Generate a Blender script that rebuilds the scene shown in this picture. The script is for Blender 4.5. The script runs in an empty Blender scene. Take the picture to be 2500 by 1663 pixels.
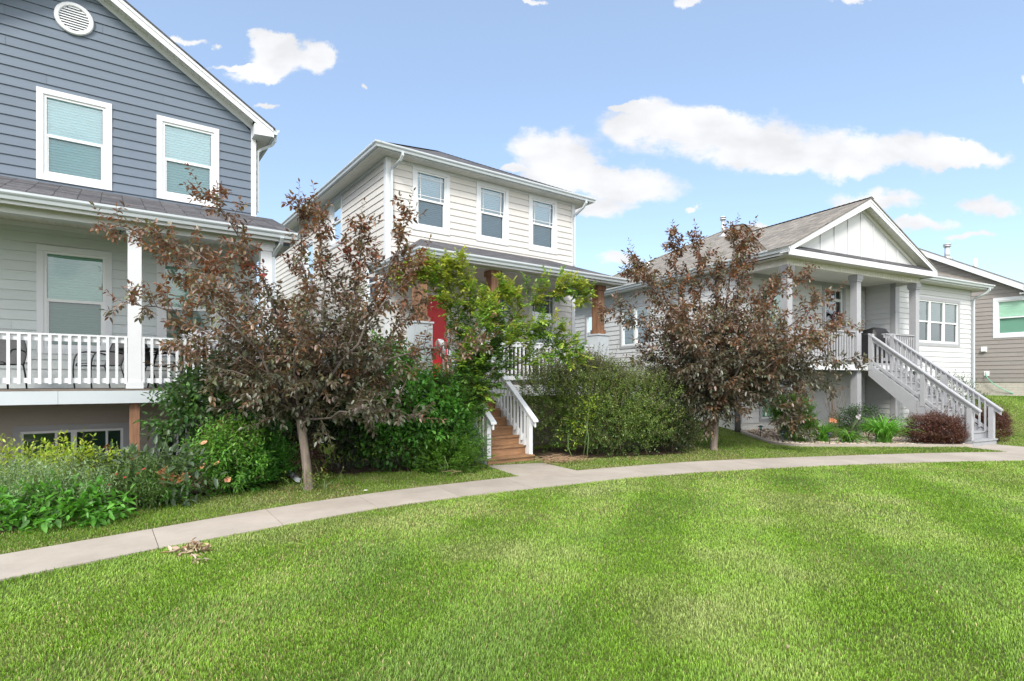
import bpy, math, random
import numpy as np
from mathutils import Vector, Matrix
random.seed(5)
RNG = np.random.default_rng(11)
SC = bpy.context.scene
COL = SC.collection
R = math.radians

# ------------------------------------------------------------------ helpers
def tag(o, label=None, cat=None, group=None, kind=None):
    if label: o['label'] = label
    if cat: o['category'] = cat
    if group: o['group'] = group
    if kind: o['kind'] = kind
    return o

def empty(name, loc=(0, 0, 0), rz=0.0):
    o = bpy.data.objects.new(name, None)
    o.empty_display_size = 0.2
    o.location = loc
    o.rotation_euler = (0, 0, rz)
    COL.objects.link(o)
    return o

def link(name, me, mat=None, parent=None, loc=None):
    o = bpy.data.objects.new(name, me)
    if mat is not None and len(me.materials) == 0:
        me.materials.append(mat)
    COL.objects.link(o)
    if parent is not None: o.parent = parent
    if loc is not None: o.location = loc
    return o

class MB:
    """collects faces of one mesh"""
    def __init__(self, org=(0, 0, 0)):
        self.v = []; self.f = []; self.var = []; self.uv = []; self.sm = []
        self.org = org; self.cuts = [0]
    def cut(self):
        if len(self.f) > self.cuts[-1]: self.cuts.append(len(self.f))
    def pieces(self):
        self.cut()
        out = []
        for a, c in zip(self.cuts[:-1], self.cuts[1:]):
            q = MB(self.org)
            for k in range(a, c): q.face([self.v[i] for i in self.f[k]], self.var[k], self.uv[k], self.sm[k])
            out.append(q)
        return out
    def face(self, pts, var=0.5, uv=None, sm=False):
        n = len(self.v)
        self.v.extend(pts)
        self.f.append(tuple(range(n, n + len(pts))))
        self.var.append(var); self.sm.append(sm)
        self.uv.append(uv if uv is not None else [(0, 0)] * len(pts))
    def box(self, x0, x1, y0, y1, z0, z1, var=0.5, pt=None):
        if pt is None: pt = lambda a, b, c: (a, b, c)
        c = [pt(x, y, z) for z in (z0, z1) for y in (y0, y1) for x in (x0, x1)]
        for q in ((0, 2, 3, 1), (4, 5, 7, 6), (0, 1, 5, 4), (2, 6, 7, 3), (0, 4, 6, 2), (1, 3, 7, 5)):
            self.face([c[i] for i in q], var)
    def wbox(self, pt, a0, a1, o0, o1, z0, z1, var=0.5):
        self.box(a0, a1, o0, o1, z0, z1, var, pt)
    def prism(self, poly, ext, var=0.5):
        """poly: list of 3D pts, ext: vector"""
        e = Vector(ext)
        p = [Vector(q) for q in poly]; q = [a + e for a in p]
        self.face([tuple(a) for a in p], var)
        self.face([tuple(a) for a in reversed(q)], var)
        n = len(p)
        for i in range(n):
            j = (i + 1) % n
            self.face([tuple(p[i]), tuple(p[j]), tuple(q[j]), tuple(q[i])], var)
    def roof(self, pts, eave, th=0.035, var=0.5):
        """roof slab; uv in metres along the eave / up the slope"""
        p = [Vector(q) for q in pts]
        n = (p[1] - p[0]).cross(p[2] - p[0])
        if n.length < 1e-9: n = Vector((0, 0, 1))
        n.normalize()
        if n.z < 0: n = -n
        e = Vector(eave).normalized(); s = n.cross(e)
        uv = [(q.dot(e), q.dot(s)) for q in p]
        self.face([tuple(q) for q in p], var, uv)
        d = [q - Vector((0, 0, th)) for q in p]
        self.face([tuple(q) for q in reversed(d)], var)
        m = len(p)
        for i in range(m):
            j = (i + 1) % m
            self.face([tuple(p[i]), tuple(p[j]), tuple(d[j]), tuple(d[i])], var, [(0, 0), (0.3, 0), (0.3, .02), (0, .02)])
    def tube(self, pts, rad, n=6, cap=True, sm=True, var=0.5):
        pts = [Vector(p) for p in pts]
        if not hasattr(rad, '__len__'): rad = [rad] * len(pts)
        base = len(self.v)
        up = Vector((0, 0, 1))
        prev = None
        for i, p in enumerate(pts):
            t = (pts[min(i + 1, len(pts) - 1)] - pts[max(i - 1, 0)])
            if t.length < 1e-9: t = Vector((0, 0, 1))
            t.normalize()
            if prev is None:
                a = t.cross(up if abs(t.z) < .95 else Vector((1, 0, 0))).normalized()
            else:
                a = (prev - t * prev.dot(t))
                a = a.normalized() if a.length > 1e-6 else t.cross(Vector((1, 0, 0))).normalized()
            prev = a
            b = t.cross(a)
            off = math.pi / 4 if n == 4 else 0
            for k in range(n):
                w = 2 * math.pi * k / n + off
                q = p + (a * math.cos(w) + b * math.sin(w)) * rad[i]
                self.v.append(tuple(q))
        for i in range(len(pts) - 1):
            for k in range(n):
                k2 = (k + 1) % n
                self.f.append((base + i * n + k, base + i * n + k2, base + (i + 1) * n + k2, base + (i + 1) * n + k))
                self.var.append(var); self.sm.append(sm and n > 4); self.uv.append([(0, 0)] * 4)
        if cap:
            for s in (0, len(pts) - 1):
                f = [base + s * n + k for k in range(n)]
                if s == 0: f.reverse()
                self.f.append(tuple(f)); self.var.append(var); self.sm.append(False); self.uv.append([(0, 0)] * n)
    def mesh(self, name):
        ox, oy, oz = self.org
        me = bpy.data.meshes.new(name)
        vs = self.v
        if self.org != (0, 0, 0): vs = [(x - ox, y - oy, z - oz) for x, y, z in vs]
        me.from_pydata([tuple(v) for v in vs], [], self.f)
        at = me.attributes.new('var', 'FLOAT', 'FACE')
        at.data.foreach_set('value', self.var)
        ul = me.uv_layers.new(name='UVMap')
        flat = [c for u in self.uv for xy in u for c in xy]
        ul.data.foreach_set('uv', flat)
        me.polygons.foreach_set('use_smooth', self.sm)
        me.update()
        return me
    def build(self, name, mat, parent=None, loc=None):
        return link(name, self.mesh(name), mat, parent, loc)

# ------------------------------------------------------------------ materials
def newmat(name):
    m = bpy.data.materials.new(name); m.use_nodes = True
    nt = m.node_tree
    b = nt.nodes['Principled BSDF']
    return m, nt, b

def N(nt, kind, **kw):
    n = nt.nodes.new(kind)
    for k, v in kw.items():
        if k.startswith('i_'):
            n.inputs[k[2:].replace('_', ' ')].default_value = v
        else: setattr(n, k, v)
    return n

def paint(name, rgb, rough=.55, vary=.06, scale=6.0, bump=.0, bscale=60, varattr=0.0, stretch=None, spec=.4, dirt=0.0):
    m, nt, b = newmat(name)
    L = nt.links.new
    tc = N(nt, 'ShaderNodeTexCoord')
    src = tc.outputs['Object']
    if stretch:
        mp = N(nt, 'ShaderNodeMapping'); mp.inputs['Scale'].default_value = stretch
        L(src, mp.inputs[0]); src = mp.outputs[0]
    no = N(nt, 'ShaderNodeTexNoise', i_Scale=scale, i_Detail=5.0, i_Roughness=.65)
    L(src, no.inputs['Vector'])
    mr = N(nt, 'ShaderNodeMapRange')
    mr.inputs['From Min'].default_value = .25; mr.inputs['From Max'].default_value = .75
    mr.inputs['To Min'].default_value = 1 - vary; mr.inputs['To Max'].default_value = 1 + vary
    L(no.outputs['Fac'], mr.inputs['Value'])
    fac = mr.outputs[0]
    if varattr:
        at = N(nt, 'ShaderNodeAttribute', attribute_name='var')
        m2 = N(nt, 'ShaderNodeMapRange')
        m2.inputs['To Min'].default_value = 1 - varattr; m2.inputs['To Max'].default_value = 1 + varattr
        L(at.outputs['Fac'], m2.inputs['Value'])
        mu = N(nt, 'ShaderNodeMath', operation='MULTIPLY')
        L(fac, mu.inputs[0]); L(m2.outputs[0], mu.inputs[1]); fac = mu.outputs[0]
    if dirt:
        n2 = N(nt, 'ShaderNodeTexNoise', i_Scale=1.7, i_Detail=8.0, i_Roughness=.75)
        L(tc.outputs['Object'], n2.inputs['Vector'])
        m3 = N(nt, 'ShaderNodeMapRange')
        m3.inputs['From Min'].default_value = .5; m3.inputs['From Max'].default_value = .75
        m3.inputs['To Min'].default_value = 1; m3.inputs['To Max'].default_value = 1 - dirt
        L(n2.outputs['Fac'], m3.inputs['Value'])
        mu = N(nt, 'ShaderNodeMath', operation='MULTIPLY')
        L(fac, mu.inputs[0]); L(m3.outputs[0], mu.inputs[1]); fac = mu.outputs[0]
    vm = N(nt, 'ShaderNodeVectorMath', operation='SCALE')
    vm.inputs[0].default_value = rgb
    L(fac, vm.inputs['Scale'])
    L(vm.outputs[0], b.inputs['Base Color'])
    b.inputs['Roughness'].default_value = rough
    b.inputs['Specular IOR Level'].default_value = spec
    if bump:
        nb = N(nt, 'ShaderNodeTexNoise', i_Scale=bscale, i_Detail=4.0)
        L(src, nb.inputs['Vector'])
        bp = N(nt, 'ShaderNodeBump', i_Strength=bump, i_Distance=.01)
        L(nb.outputs['Fac'], bp.inputs['Height']); L(bp.outputs[0], b.inputs['Normal'])
    return m

def wood(name, c1, c2, rough=.7, axis=2):
    m, nt, b = newmat(name); L = nt.links.new
    tc = N(nt, 'ShaderNodeTexCoord'); mp = N(nt, 'ShaderNodeMapping')
    sc = [14, 14, 14]; sc[axis] = 1.1
    mp.inputs['Scale'].default_value = sc
    L(tc.outputs['Object'], mp.inputs[0])
    no = N(nt, 'ShaderNodeTexNoise', i_Scale=2.2, i_Detail=7.0, i_Roughness=.7, i_Distortion=.6)
    L(mp.outputs[0], no.inputs['Vector'])
    cr = N(nt, 'ShaderNodeValToRGB')
    cr.color_ramp.elements[0].position = .3; cr.color_ramp.elements[0].color = (*c1, 1)
    cr.color_ramp.elements[1].position = .72; cr.color_ramp.elements[1].color = (*c2, 1)
    L(no.outputs['Fac'], cr.inputs[0])
    n2 = N(nt, 'ShaderNodeTexNoise', i_Scale=3.0, i_Detail=4.0)
    L(tc.outputs['Object'], n2.inputs['Vector'])
    mr = N(nt, 'ShaderNodeMapRange'); mr.inputs['To Min'].default_value = .6; mr.inputs['To Max'].default_value = 1.35
    L(n2.outputs['Fac'], mr.inputs['Value'])
    vm = N(nt, 'ShaderNodeVectorMath', operation='SCALE'); L(cr.outputs[0], vm.inputs[0]); L(mr.outputs[0], vm.inputs['Scale'])
    L(vm.outputs[0], b.inputs['Base Color']); b.inputs['Roughness'].default_value = rough
    bp = N(nt, 'ShaderNodeBump', i_Strength=.35, i_Distance=.01)
    L(no.outputs['Fac'], bp.inputs['Height']); L(bp.outputs[0], b.inputs['Normal'])
    return m

def shingles(name, c1, c2, rough=.9):
    m, nt, b = newmat(name); L = nt.links.new
    uv = N(nt, 'ShaderNodeUVMap', uv_map='UVMap')
    br = N(nt, 'ShaderNodeTexBrick', offset=.37, offset_frequency=1, squash=1.0)
    br.inputs['Scale'].default_value = 1.0
    br.inputs['Brick Width'].default_value = .31; br.inputs['Row Height'].default_value = .142
    br.inputs['Mortar Size'].default_value = .007; br.inputs['Mortar Smooth'].default_value = .25
    br.inputs['Color1'].default_value = (*c1, 1); br.inputs['Color2'].default_value = (*c2, 1)
    br.inputs['Mortar'].default_value = (c1[0] * .35, c1[1] * .35, c1[2] * .35, 1)
    br.inputs['Bias'].default_value = 0
    # wavy rows
    nz = N(nt, 'ShaderNodeTexNoise', i_Scale=2.5, i_Detail=2.0)
    L(uv.outputs[0], nz.inputs['Vector'])
    sb = N(nt, 'ShaderNodeVectorMath', operation='MULTIPLY_ADD')
    L(nz.outputs['Color'], sb.inputs[0]); sb.inputs[1].default_value = (.05, .02, 0); L(uv.outputs[0], sb.inputs[2])
    L(sb.outputs[0], br.inputs['Vector'])
    n2 = N(nt, 'ShaderNodeTexNoise', i_Scale=7.0, i_Detail=6.0, i_Roughness=.75)
    L(uv.outputs[0], n2.inputs['Vector'])
    n3 = N(nt, 'ShaderNodeTexNoise', i_Scale=140.0, i_Detail=2.0)
    L(uv.outputs[0], n3.inputs['Vector'])
    mr = N(nt, 'ShaderNodeMapRange'); mr.inputs['From Min'].default_value = .3; mr.inputs['From Max'].default_value = .7
    mr.inputs['To Min'].default_value = .65; mr.inputs['To Max'].default_value = 1.4
    L(n2.outputs['Fac'], mr.inputs['Value'])
    m3 = N(nt, 'ShaderNodeMapRange'); m3.inputs['To Min'].default_value = .5; m3.inputs['To Max'].default_value = 1.5
    L(n3.outputs['Fac'], m3.inputs['Value'])
    mu = N(nt, 'ShaderNodeMath', operation='MULTIPLY'); L(mr.outputs[0], mu.inputs[0]); L(m3.outputs[0], mu.inputs[1])
    vm = N(nt, 'ShaderNodeVectorMath', operation='SCALE'); L(br.outputs['Color'], vm.inputs[0]); L(mu.outputs[0], vm.inputs['Scale'])
    L(vm.outputs[0], b.inputs['Base Color'])
    b.inputs['Roughness'].default_value = rough; b.inputs['Specular IOR Level'].default_value = .25
    # each row is a wedge rising towards its lower edge
    sx = N(nt, 'ShaderNodeSeparateXYZ'); L(sb.outputs[0], sx.inputs[0])
    dv = N(nt, 'ShaderNodeMath', operation='DIVIDE'); L(sx.outputs[1], dv.inputs[0]); dv.inputs[1].default_value = .142
    fr = N(nt, 'ShaderNodeMath', operation='FRACT'); L(dv.outputs[0], fr.inputs[0])
    iv = N(nt, 'ShaderNodeMath', operation='SUBTRACT'); iv.inputs[0].default_value = 1.0; L(fr.outputs[0], iv.inputs[1])
    ad = N(nt, 'ShaderNodeMath', operation='MULTIPLY_ADD'); L(n3.outputs['Fac'], ad.inputs[0]); ad.inputs[1].default_value = .3; L(iv.outputs[0], ad.inputs[2])
    bp = N(nt, 'ShaderNodeBump', i_Strength=.8, i_Distance=.02)
    L(ad.outputs[0], bp.inputs['Height']); L(bp.outputs[0], b.inputs['Normal'])
    return m

def brickpaint(name, c, mortar, bw=.2, rh=.067, bump=.6):
    m, nt, b = newmat(name); L = nt.links.new
    uv = N(nt, 'ShaderNodeUVMap', uv_map='UVMap')
    br = N(nt, 'ShaderNodeTexBrick', offset=.5)
    br.inputs['Scale'].default_value = 1.0; br.inputs['Brick Width'].default_value = bw; br.inputs['Row Height'].default_value = rh
    br.inputs['Mortar Size'].default_value = .006; br.inputs['Mortar Smooth'].default_value = .4
    br.inputs['Color1'].default_value = (*c, 1); br.inputs['Color2'].default_value = (c[0] * .9, c[1] * .9, c[2] * .9, 1)
    br.inputs['Mortar'].default_value = (*mortar, 1)
    L(uv.outputs[0], br.inputs['Vector'])
    no = N(nt, 'ShaderNodeTexNoise', i_Scale=4.0, i_Detail=7.0); L(uv.outputs[0], no.inputs['Vector'])
    mr = N(nt, 'ShaderNodeMapRange'); mr.inputs['To Min'].default_value = .75; mr.inputs['To Max'].default_value = 1.2
    L(no.outputs['Fac'], mr.inputs['Value'])
    vm = N(nt, 'ShaderNodeVectorMath', operation='SCALE'); L(br.outputs['Color'], vm.inputs[0]); L(mr.outputs[0], vm.inputs['Scale'])
    L(vm.outputs[0], b.inputs['Base Color']); b.inputs['Roughness'].default_value = .8
    bp = N(nt, 'ShaderNodeBump', i_Strength=bump, i_Distance=.008, invert=True)
    L(br.outputs['Fac'], bp.inputs['Height']); L(bp.outputs[0], b.inputs['Normal'])
    return m

def glassmat(name, tint, refl=.12, rough=.015):
    m, nt, b = newmat(name); L = nt.links.new
    nt.nodes.remove(b)
    out = [n for n in nt.nodes if n.type == 'OUTPUT_MATERIAL'][0]
    tr = N(nt, 'ShaderNodeBsdfTransparent'); tr.inputs[0].default_value = (*tint, 1)
    gl = N(nt, 'ShaderNodeBsdfGlossy'); gl.inputs['Roughness'].default_value = rough
    gl.inputs['Color'].default_value = (.9, .97, 1, 1)
    fr = N(nt, 'ShaderNodeFresnel', i_IOR=1.5)
    ml = N(nt, 'ShaderNodeMath', operation='MULTIPLY_ADD', use_clamp=True)
    L(fr.outputs[0], ml.inputs[0]); ml.inputs[1].default_value = 1.25; ml.inputs[2].default_value = refl
    # slightly uneven float glass
    no = N(nt, 'ShaderNodeTexNoise', i_Scale=1.3, i_Detail=1.0)
    tc = N(nt, 'ShaderNodeTexCoord'); L(tc.outputs['Object'], no.inputs['Vector'])
    bp = N(nt, 'ShaderNodeBump', i_Strength=.06, i_Distance=.1); L(no.outputs['Fac'], bp.inputs['Height'])
    L(bp.outputs[0], gl.inputs['Normal'])
    mx = N(nt, 'ShaderNodeMixShader')
    L(ml.outputs[0], mx.inputs[0]); L(tr.outputs[0], mx.inputs[1]); L(gl.outputs[0], mx.inputs[2])
    L(mx.outputs[0], out.inputs[0])
    return m

def leafmat(name, rough=.45, trans=.3, spec=.5, tboost=(1.5, 1.6, .7)):
    m, nt, b = newmat(name); L = nt.links.new
    out = [n for n in nt.nodes if n.type == 'OUTPUT_MATERIAL'][0]
    at = N(nt, 'ShaderNodeAttribute', attribute_name='col')
    L(at.outputs['Color'], b.inputs['Base Color'])
    b.inputs['Roughness'].default_value = rough; b.inputs['Specular IOR Level'].default_value = spec
    tl = N(nt, 'ShaderNodeBsdfTranslucent')
    vm = N(nt, 'ShaderNodeVectorMath', operation='MULTIPLY'); vm.inputs[1].default_value = tboost
    L(at.outputs['Color'], vm.inputs[0]); L(vm.outputs[0], tl.inputs['Color'])
    mx = N(nt, 'ShaderNodeMixShader'); mx.inputs[0].default_value = trans
    L(b.outputs[0], mx.inputs[1]); L(tl.outputs[0], mx.inputs[2]); L(mx.outputs[0], out.inputs[0])
    return m

M = {}
M['white'] = paint('white_paint', (.60, .62, .645), .45, .03, 3, dirt=.06)
M['vinyl'] = paint('white_vinyl', (.66, .68, .69), .35, .02, 3)
M['blue'] = paint('blue_gray_siding', (.118, .150, .195), .6, .05, 5, bump=.12, bscale=40, varattr=.045, stretch=(1, 1, 6))
M['lgray'] = paint('light_gray_siding', (.50, .545, .55), .6, .05, 5, bump=.12, bscale=40, varattr=.04, stretch=(1, 1, 6))
M['beige'] = paint('beige_siding', (.55, .535, .51), .6, .05, 5, bump=.12, bscale=40, varattr=.035, stretch=(1, 1, 6))
M['wsiding'] = paint('white_siding', (.53, .54, .55), .55, .04, 5, bump=.12, bscale=40, varattr=.03, stretch=(1, 1, 6))
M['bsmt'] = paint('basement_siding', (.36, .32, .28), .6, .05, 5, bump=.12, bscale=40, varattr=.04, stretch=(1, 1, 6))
M['taupe'] = paint('taupe_siding', (.245, .225, .21), .6, .05, 5, bump=.12, bscale=40, varattr=.05, stretch=(1, 1, 6))
M['soffit'] = paint('soffit_panel', (.68, .67, .63), .55, .04, 4)
M['gtrim'] = paint('gray_trim', (.33, .335, .355), .5, .05, 4)
M['gdeck'] = paint('gray_deck_paint', (.36, .36, .37), .55, .07, 5, dirt=.12)
M['gtread'] = paint('gray_tread_paint', (.28, .29, .305), .6, .1, 6, dirt=.2)
M['gutter'] = paint('gutter_enamel', (.47, .515, .545), .3, .03, 2, spec=.5)
M['concrete'] = None
M['darkmetal'] = paint('dark_metal', (.03, .032, .035), .4, .15, 8)
M['mesh'] = paint('sling_fabric', (.075, .075, .08), .8, .2, 40)
M['steel'] = paint('stainless_steel', (.55, .55, .56), .3, .05, 3); M['steel'].node_tree.nodes['Principled BSDF'].inputs['Metallic'].default_value = .8
M['galv'] = paint('galvanised_metal', (.6, .62, .65), .35, .1, 5); M['galv'].node_tree.nodes['Principled BSDF'].inputs['Metallic'].default_value = .7
M['black'] = paint('black_cover_fabric', (.016, .016, .018), .55, .25, 5, bump=.5, bscale=5)
M['red'] = paint('red_paint', (.62, .025, .035), .4, .04, 3)
M['cedar'] = wood('cedar_post', (.11, .05, .026), (.31, .165, .09))
M['stairwood'] = wood('stair_wood', (.17, .085, .04), (.36, .20, .10), axis=0)
M['deckwood'] = wood('deck_boards', (.09, .075, .06), (.19, .15, .12), axis=0)
M['roofdark'] = shingles('dark_shingles', (.055, .055, .062), (.115, .112, .118))
M['roofgray'] = shingles('weathered_shingles', (.15, .138, .122), (.25, .228, .20))
M['blind'] = paint('blind_slats', (.74, .80, .79), .5, .03, 3)
M['pane'] = glassmat('teal_window_glass', (.66, .92, .97), .13)
M['bpane'] = glassmat('blue_window_glass', (.50, .68, .80), .08)
M['bscreen'] = glassmat('blue_screened_glass', (.27, .43, .53), .03, .05)
M['dblind'] = paint('tan_blind_slats', (.36, .37, .33), .5, .05, 3)
M['hpane'] = glassmat('pale_green_glass', (.74, .92, .80), .05)
M['screen'] = glassmat('screened_glass', (.46, .70, .74), .05, .05)
M['gpane'] = glassmat('green_window_glass', (.48, .68, .58), .06)
M['gscreen'] = glassmat('green_screened_glass', (.27, .41, .34), .03, .05)
M['dark'] = paint('dark_interior', (.02, .021, .022), .8, .1, 3)
M['brick'] = brickpaint('painted_brick', (.72, .72, .70), (.55, .55, .53))
M['block'] = brickpaint('cream_block', (.47, .44, .385), (.32, .30, .27), .4, .1)
M['gbrick'] = brickpaint('gray_brick', (.33, .315, .30), (.22, .21, .2))
M['bark'] = wood('tree_bark', (.10, .078, .062), (.25, .205, .17), .9)
M['limb'] = wood('limb_bark', (.055, .045, .038), (.13, .105, .09), .9)
M['stem'] = paint('brown_stem', (.12, .085, .06), .8, .25, 20)
M['gstem'] = paint('green_stem', (.10, .15, .05), .7, .2, 20)
M['leafp'] = leafmat('purple_leaf', .42, .25, .8, (2.0, 1.25, .8))
M['leafg'] = leafmat('green_leaf', .42, .34, .45)
M['petal'] = leafmat('flower_petal', .6, .35, .2, (1.1, 1.0, .9))
M['dry'] = leafmat('dry_leaf', .8, .2, .2, (1.2, 1.1, .9))
M['hose'] = paint('green_hose', (.12, .42, .28), .4, .1, 9)
M['plastic'] = paint('white_plastic', (.78, .78, .76), .4, .03, 4)
M['wicker'] = paint('brown_wicker', (.06, .045, .035), .7, .5, 60, bump=.6, bscale=90)
M['pipe'] = paint('dark_drain_pipe', (.045, .043, .04), .6, .2, 9)
M['rubber'] = paint('boot_rubber', (.05, .05, .052), .6, .1, 8)

# ------------------------------------------------------------------ terrain
TH1, TH2, TH3, TH4 = R(35.71), R(36.2), R(27.0), R(37.08)
def ss(t):
    t = np.clip(t, 0, 1); return t * t * (3 - 2 * t)
def gz(X, Y):
    X = np.asarray(X, float); Y = np.asarray(Y, float)
    D2 = -X * math.sin(TH2) + Y * math.cos(TH2)
    D3 = -X * math.sin(TH3) + Y * math.cos(TH3)
    a = 1.15 * ss((D2 - 11.8) / 8.0) * (1 - ss((X - 1.0) / 5.0))
    b = 1.0 * ss((D3 - 9.2) / 9.5) * ss((X - 1.5) / 4.0)
    c = 1.05 * ss((Y - 14.6) / 8.5) * ss((X - 12.0) / 6.0)
    return np.where(b > c, b, c) * 1.0 + a
def gzf(x, y): return float(gz(x, y))

def inpoly(px, py, poly):
    ins = np.zeros(px.shape, bool)
    n = len(poly)
    for i in range(n):
        x0, y0 = poly[i]; x1, y1 = poly[(i + 1) % n]
        c = ((y0 > py) != (y1 > py)) & (px < (x1 - x0) * (py - y0) / ((y1 - y0) + 1e-12) + x0)
        ins ^= c
    return ins

FAR = [(-6.55, 3.36), (-4.84, 5.27), (-4.05, 6.15), (-2.9, 7.42), (-1.76, 8.40), (-.82, 9.04), (.13, 9.66), (1.21, 10.27), (2.3, 10.8), (3.82, 11.45), (5.71, 11.97), (7.9, 12.45), (9.6, 12.78), (11.62, 13.02), (13.6, 13.2), (17, 13.45)]
NEAR = [(-5.9, 2.7), (-4.23, 4.61), (-3.43, 5.52), (-2.48, 6.48), (-1.98, 6.98), (-1.4, 7.47), (-.29, 8.2), (2.01, 9.5), (3.36, 10.08), (5.05, 10.62), (7.06, 11.08), (8.63, 11.36), (10.62, 11.6), (13.6, 11.85), (17, 12.1)]
PATH = FAR + NEAR[::-1]
PAD2 = [(-.5, 10.88), (.62, 11.26), (1.21, 10.27), (.13, 9.66)]
PAD3 = [(11.40, 13.98), (12.62, 14.62), (13.3, 13.17), (11.62, 13.02)]
BED1 = [(-7.5, 4.6), (-5.52, 6.02), (-5.36, 6.48), (-5.21, 6.76), (-4.98, 7.02), (-4.72, 7.44), (-4.59, 7.96), (-4.2, 8.35), (-3.95, 8.9), (-3.75, 9.3), (-3.9, 10.4), (-5.2, 12.3), (-11, 9.5)]
EDGE = [(6.74, 16.59), (6.80, 15.6), (6.84, 14.75), (7.05, 14.33), (7.6, 14.12), (9.09, 14.13), (10.98, 14.08), (11.60, 14.1)]
BED2 = EDGE + [(11.6, 15.2), (12.2, 17.2), (9, 18.2)]
BEDB = [(-3.2, 9.9), (-.75, 10.5), (-.8, 11.4), (-2.4, 12.2), (-3.6, 11.2)]
BEDC = [(.62, 11.6), (1.5, 11.9), (3.9, 12.7), (4.1, 13.9), (2.6, 14.8), (.2, 13.2)]

class VNoise:
    def __init__(s, seed, n=64): s.g = np.random.default_rng(seed).random((n, n)); s.n = n
    def __call__(s, x, y):
        xi = np.floor(x).astype(int); yi = np.floor(y).astype(int); fx = x - xi; fy = y - yi
        fx = fx * fx * (3 - 2 * fx); fy = fy * fy * (3 - 2 * fy)
        g = s.g; n = s.n
        a = g[xi % n, yi % n]; b = g[(xi + 1) % n, yi % n]; c = g[xi % n, (yi + 1) % n]; d = g[(xi + 1) % n, (yi + 1) % n]
        return (a * (1 - fx) + b * fx) * (1 - fy) + (c * (1 - fx) + d * fx) * fy
VN = [VNoise(i) for i in range(6)]
def fbm(x, y, k=0):
    return (VN[k](x, y) * .5 + VN[k + 1](x * 2.1 + 7, y * 2.1) * .3 + VN[k + 2](x * 4.3, y * 4.3 + 3) * .2)

# ground sheet
def make_ground():
    xs = np.unique(np.concatenate([np.array([-400, -200, -100, -60, -40]), np.arange(-30, 40.1, .6), np.array([50, 70, 120, 200, 400])]))
    ys = np.unique(np.concatenate([np.array([-300, -150, -60, -30, -15]), np.arange(-8, 36.1, .6), np.array([45, 60, 100, 200, 500])]))
    X, Y = np.meshgrid(xs, ys)
    Z = gz(X, Y)
    far = np.maximum(np.abs(X) - 45, 0) + np.maximum(Y - 40, 0)
    Z = Z - np.minimum(far * .02, Z * .9)
    V = np.stack([X.ravel(), Y.ravel(), Z.ravel()], 1)
    nx, ny = len(xs), len(ys)
    I = np.arange(nx * ny).reshape(ny, nx)
    F = np.stack([I[:-1, :-1].ravel(), I[:-1, 1:].ravel(), I[1:, 1:].ravel(), I[1:, :-1].ravel()], 1)
    me = bpy.data.meshes.new('ground')
    me.from_pydata(V.tolist(), [], F.tolist())
    me.polygons.foreach_set('use_smooth', [True] * len(F))
    m, nt, b = newmat('turf_soil'); L = nt.links.new
    tc = N(nt, 'ShaderNodeTexCoord')
    n1 = N(nt, 'ShaderNodeTexNoise', i_Scale=.9, i_Detail=6.0); L(tc.outputs['Object'], n1.inputs['Vector'])
    n2 = N(nt, 'ShaderNodeTexNoise', i_Scale=45.0, i_Detail=4.0); L(tc.outputs['Object'], n2.inputs['Vector'])
    ad = N(nt, 'ShaderNodeMath', operation='MULTIPLY_ADD'); L(n2.outputs['Fac'], ad.inputs[0]); ad.inputs[1].default_value = .7; L(n1.outputs['Fac'], ad.inputs[2])
    cr = N(nt, 'ShaderNodeValToRGB')
    e = cr.color_ramp.elements
    e[0].position = .55; e[0].color = (.045, .065, .018, 1); e[1].position = 1.15; e[1].color = (.13, .16, .045, 1)
    L(ad.outputs[0], cr.inputs[0]); L(cr.outputs[0], b.inputs['Base Color'])
    b.inputs['Roughness'].default_value = .95; b.inputs['Specular IOR Level'].default_value = .1
    bp = N(nt, 'ShaderNodeBump', i_Strength=.6, i_Distance=.03); L(n2.outputs['Fac'], bp.inputs['Height']); L(bp.outputs[0], b.inputs['Normal'])
    o = link('ground', me, m); tag(o, 'green lawn ground the houses and the curving walk stand on', 'ground', kind='structure')
make_ground()

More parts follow.
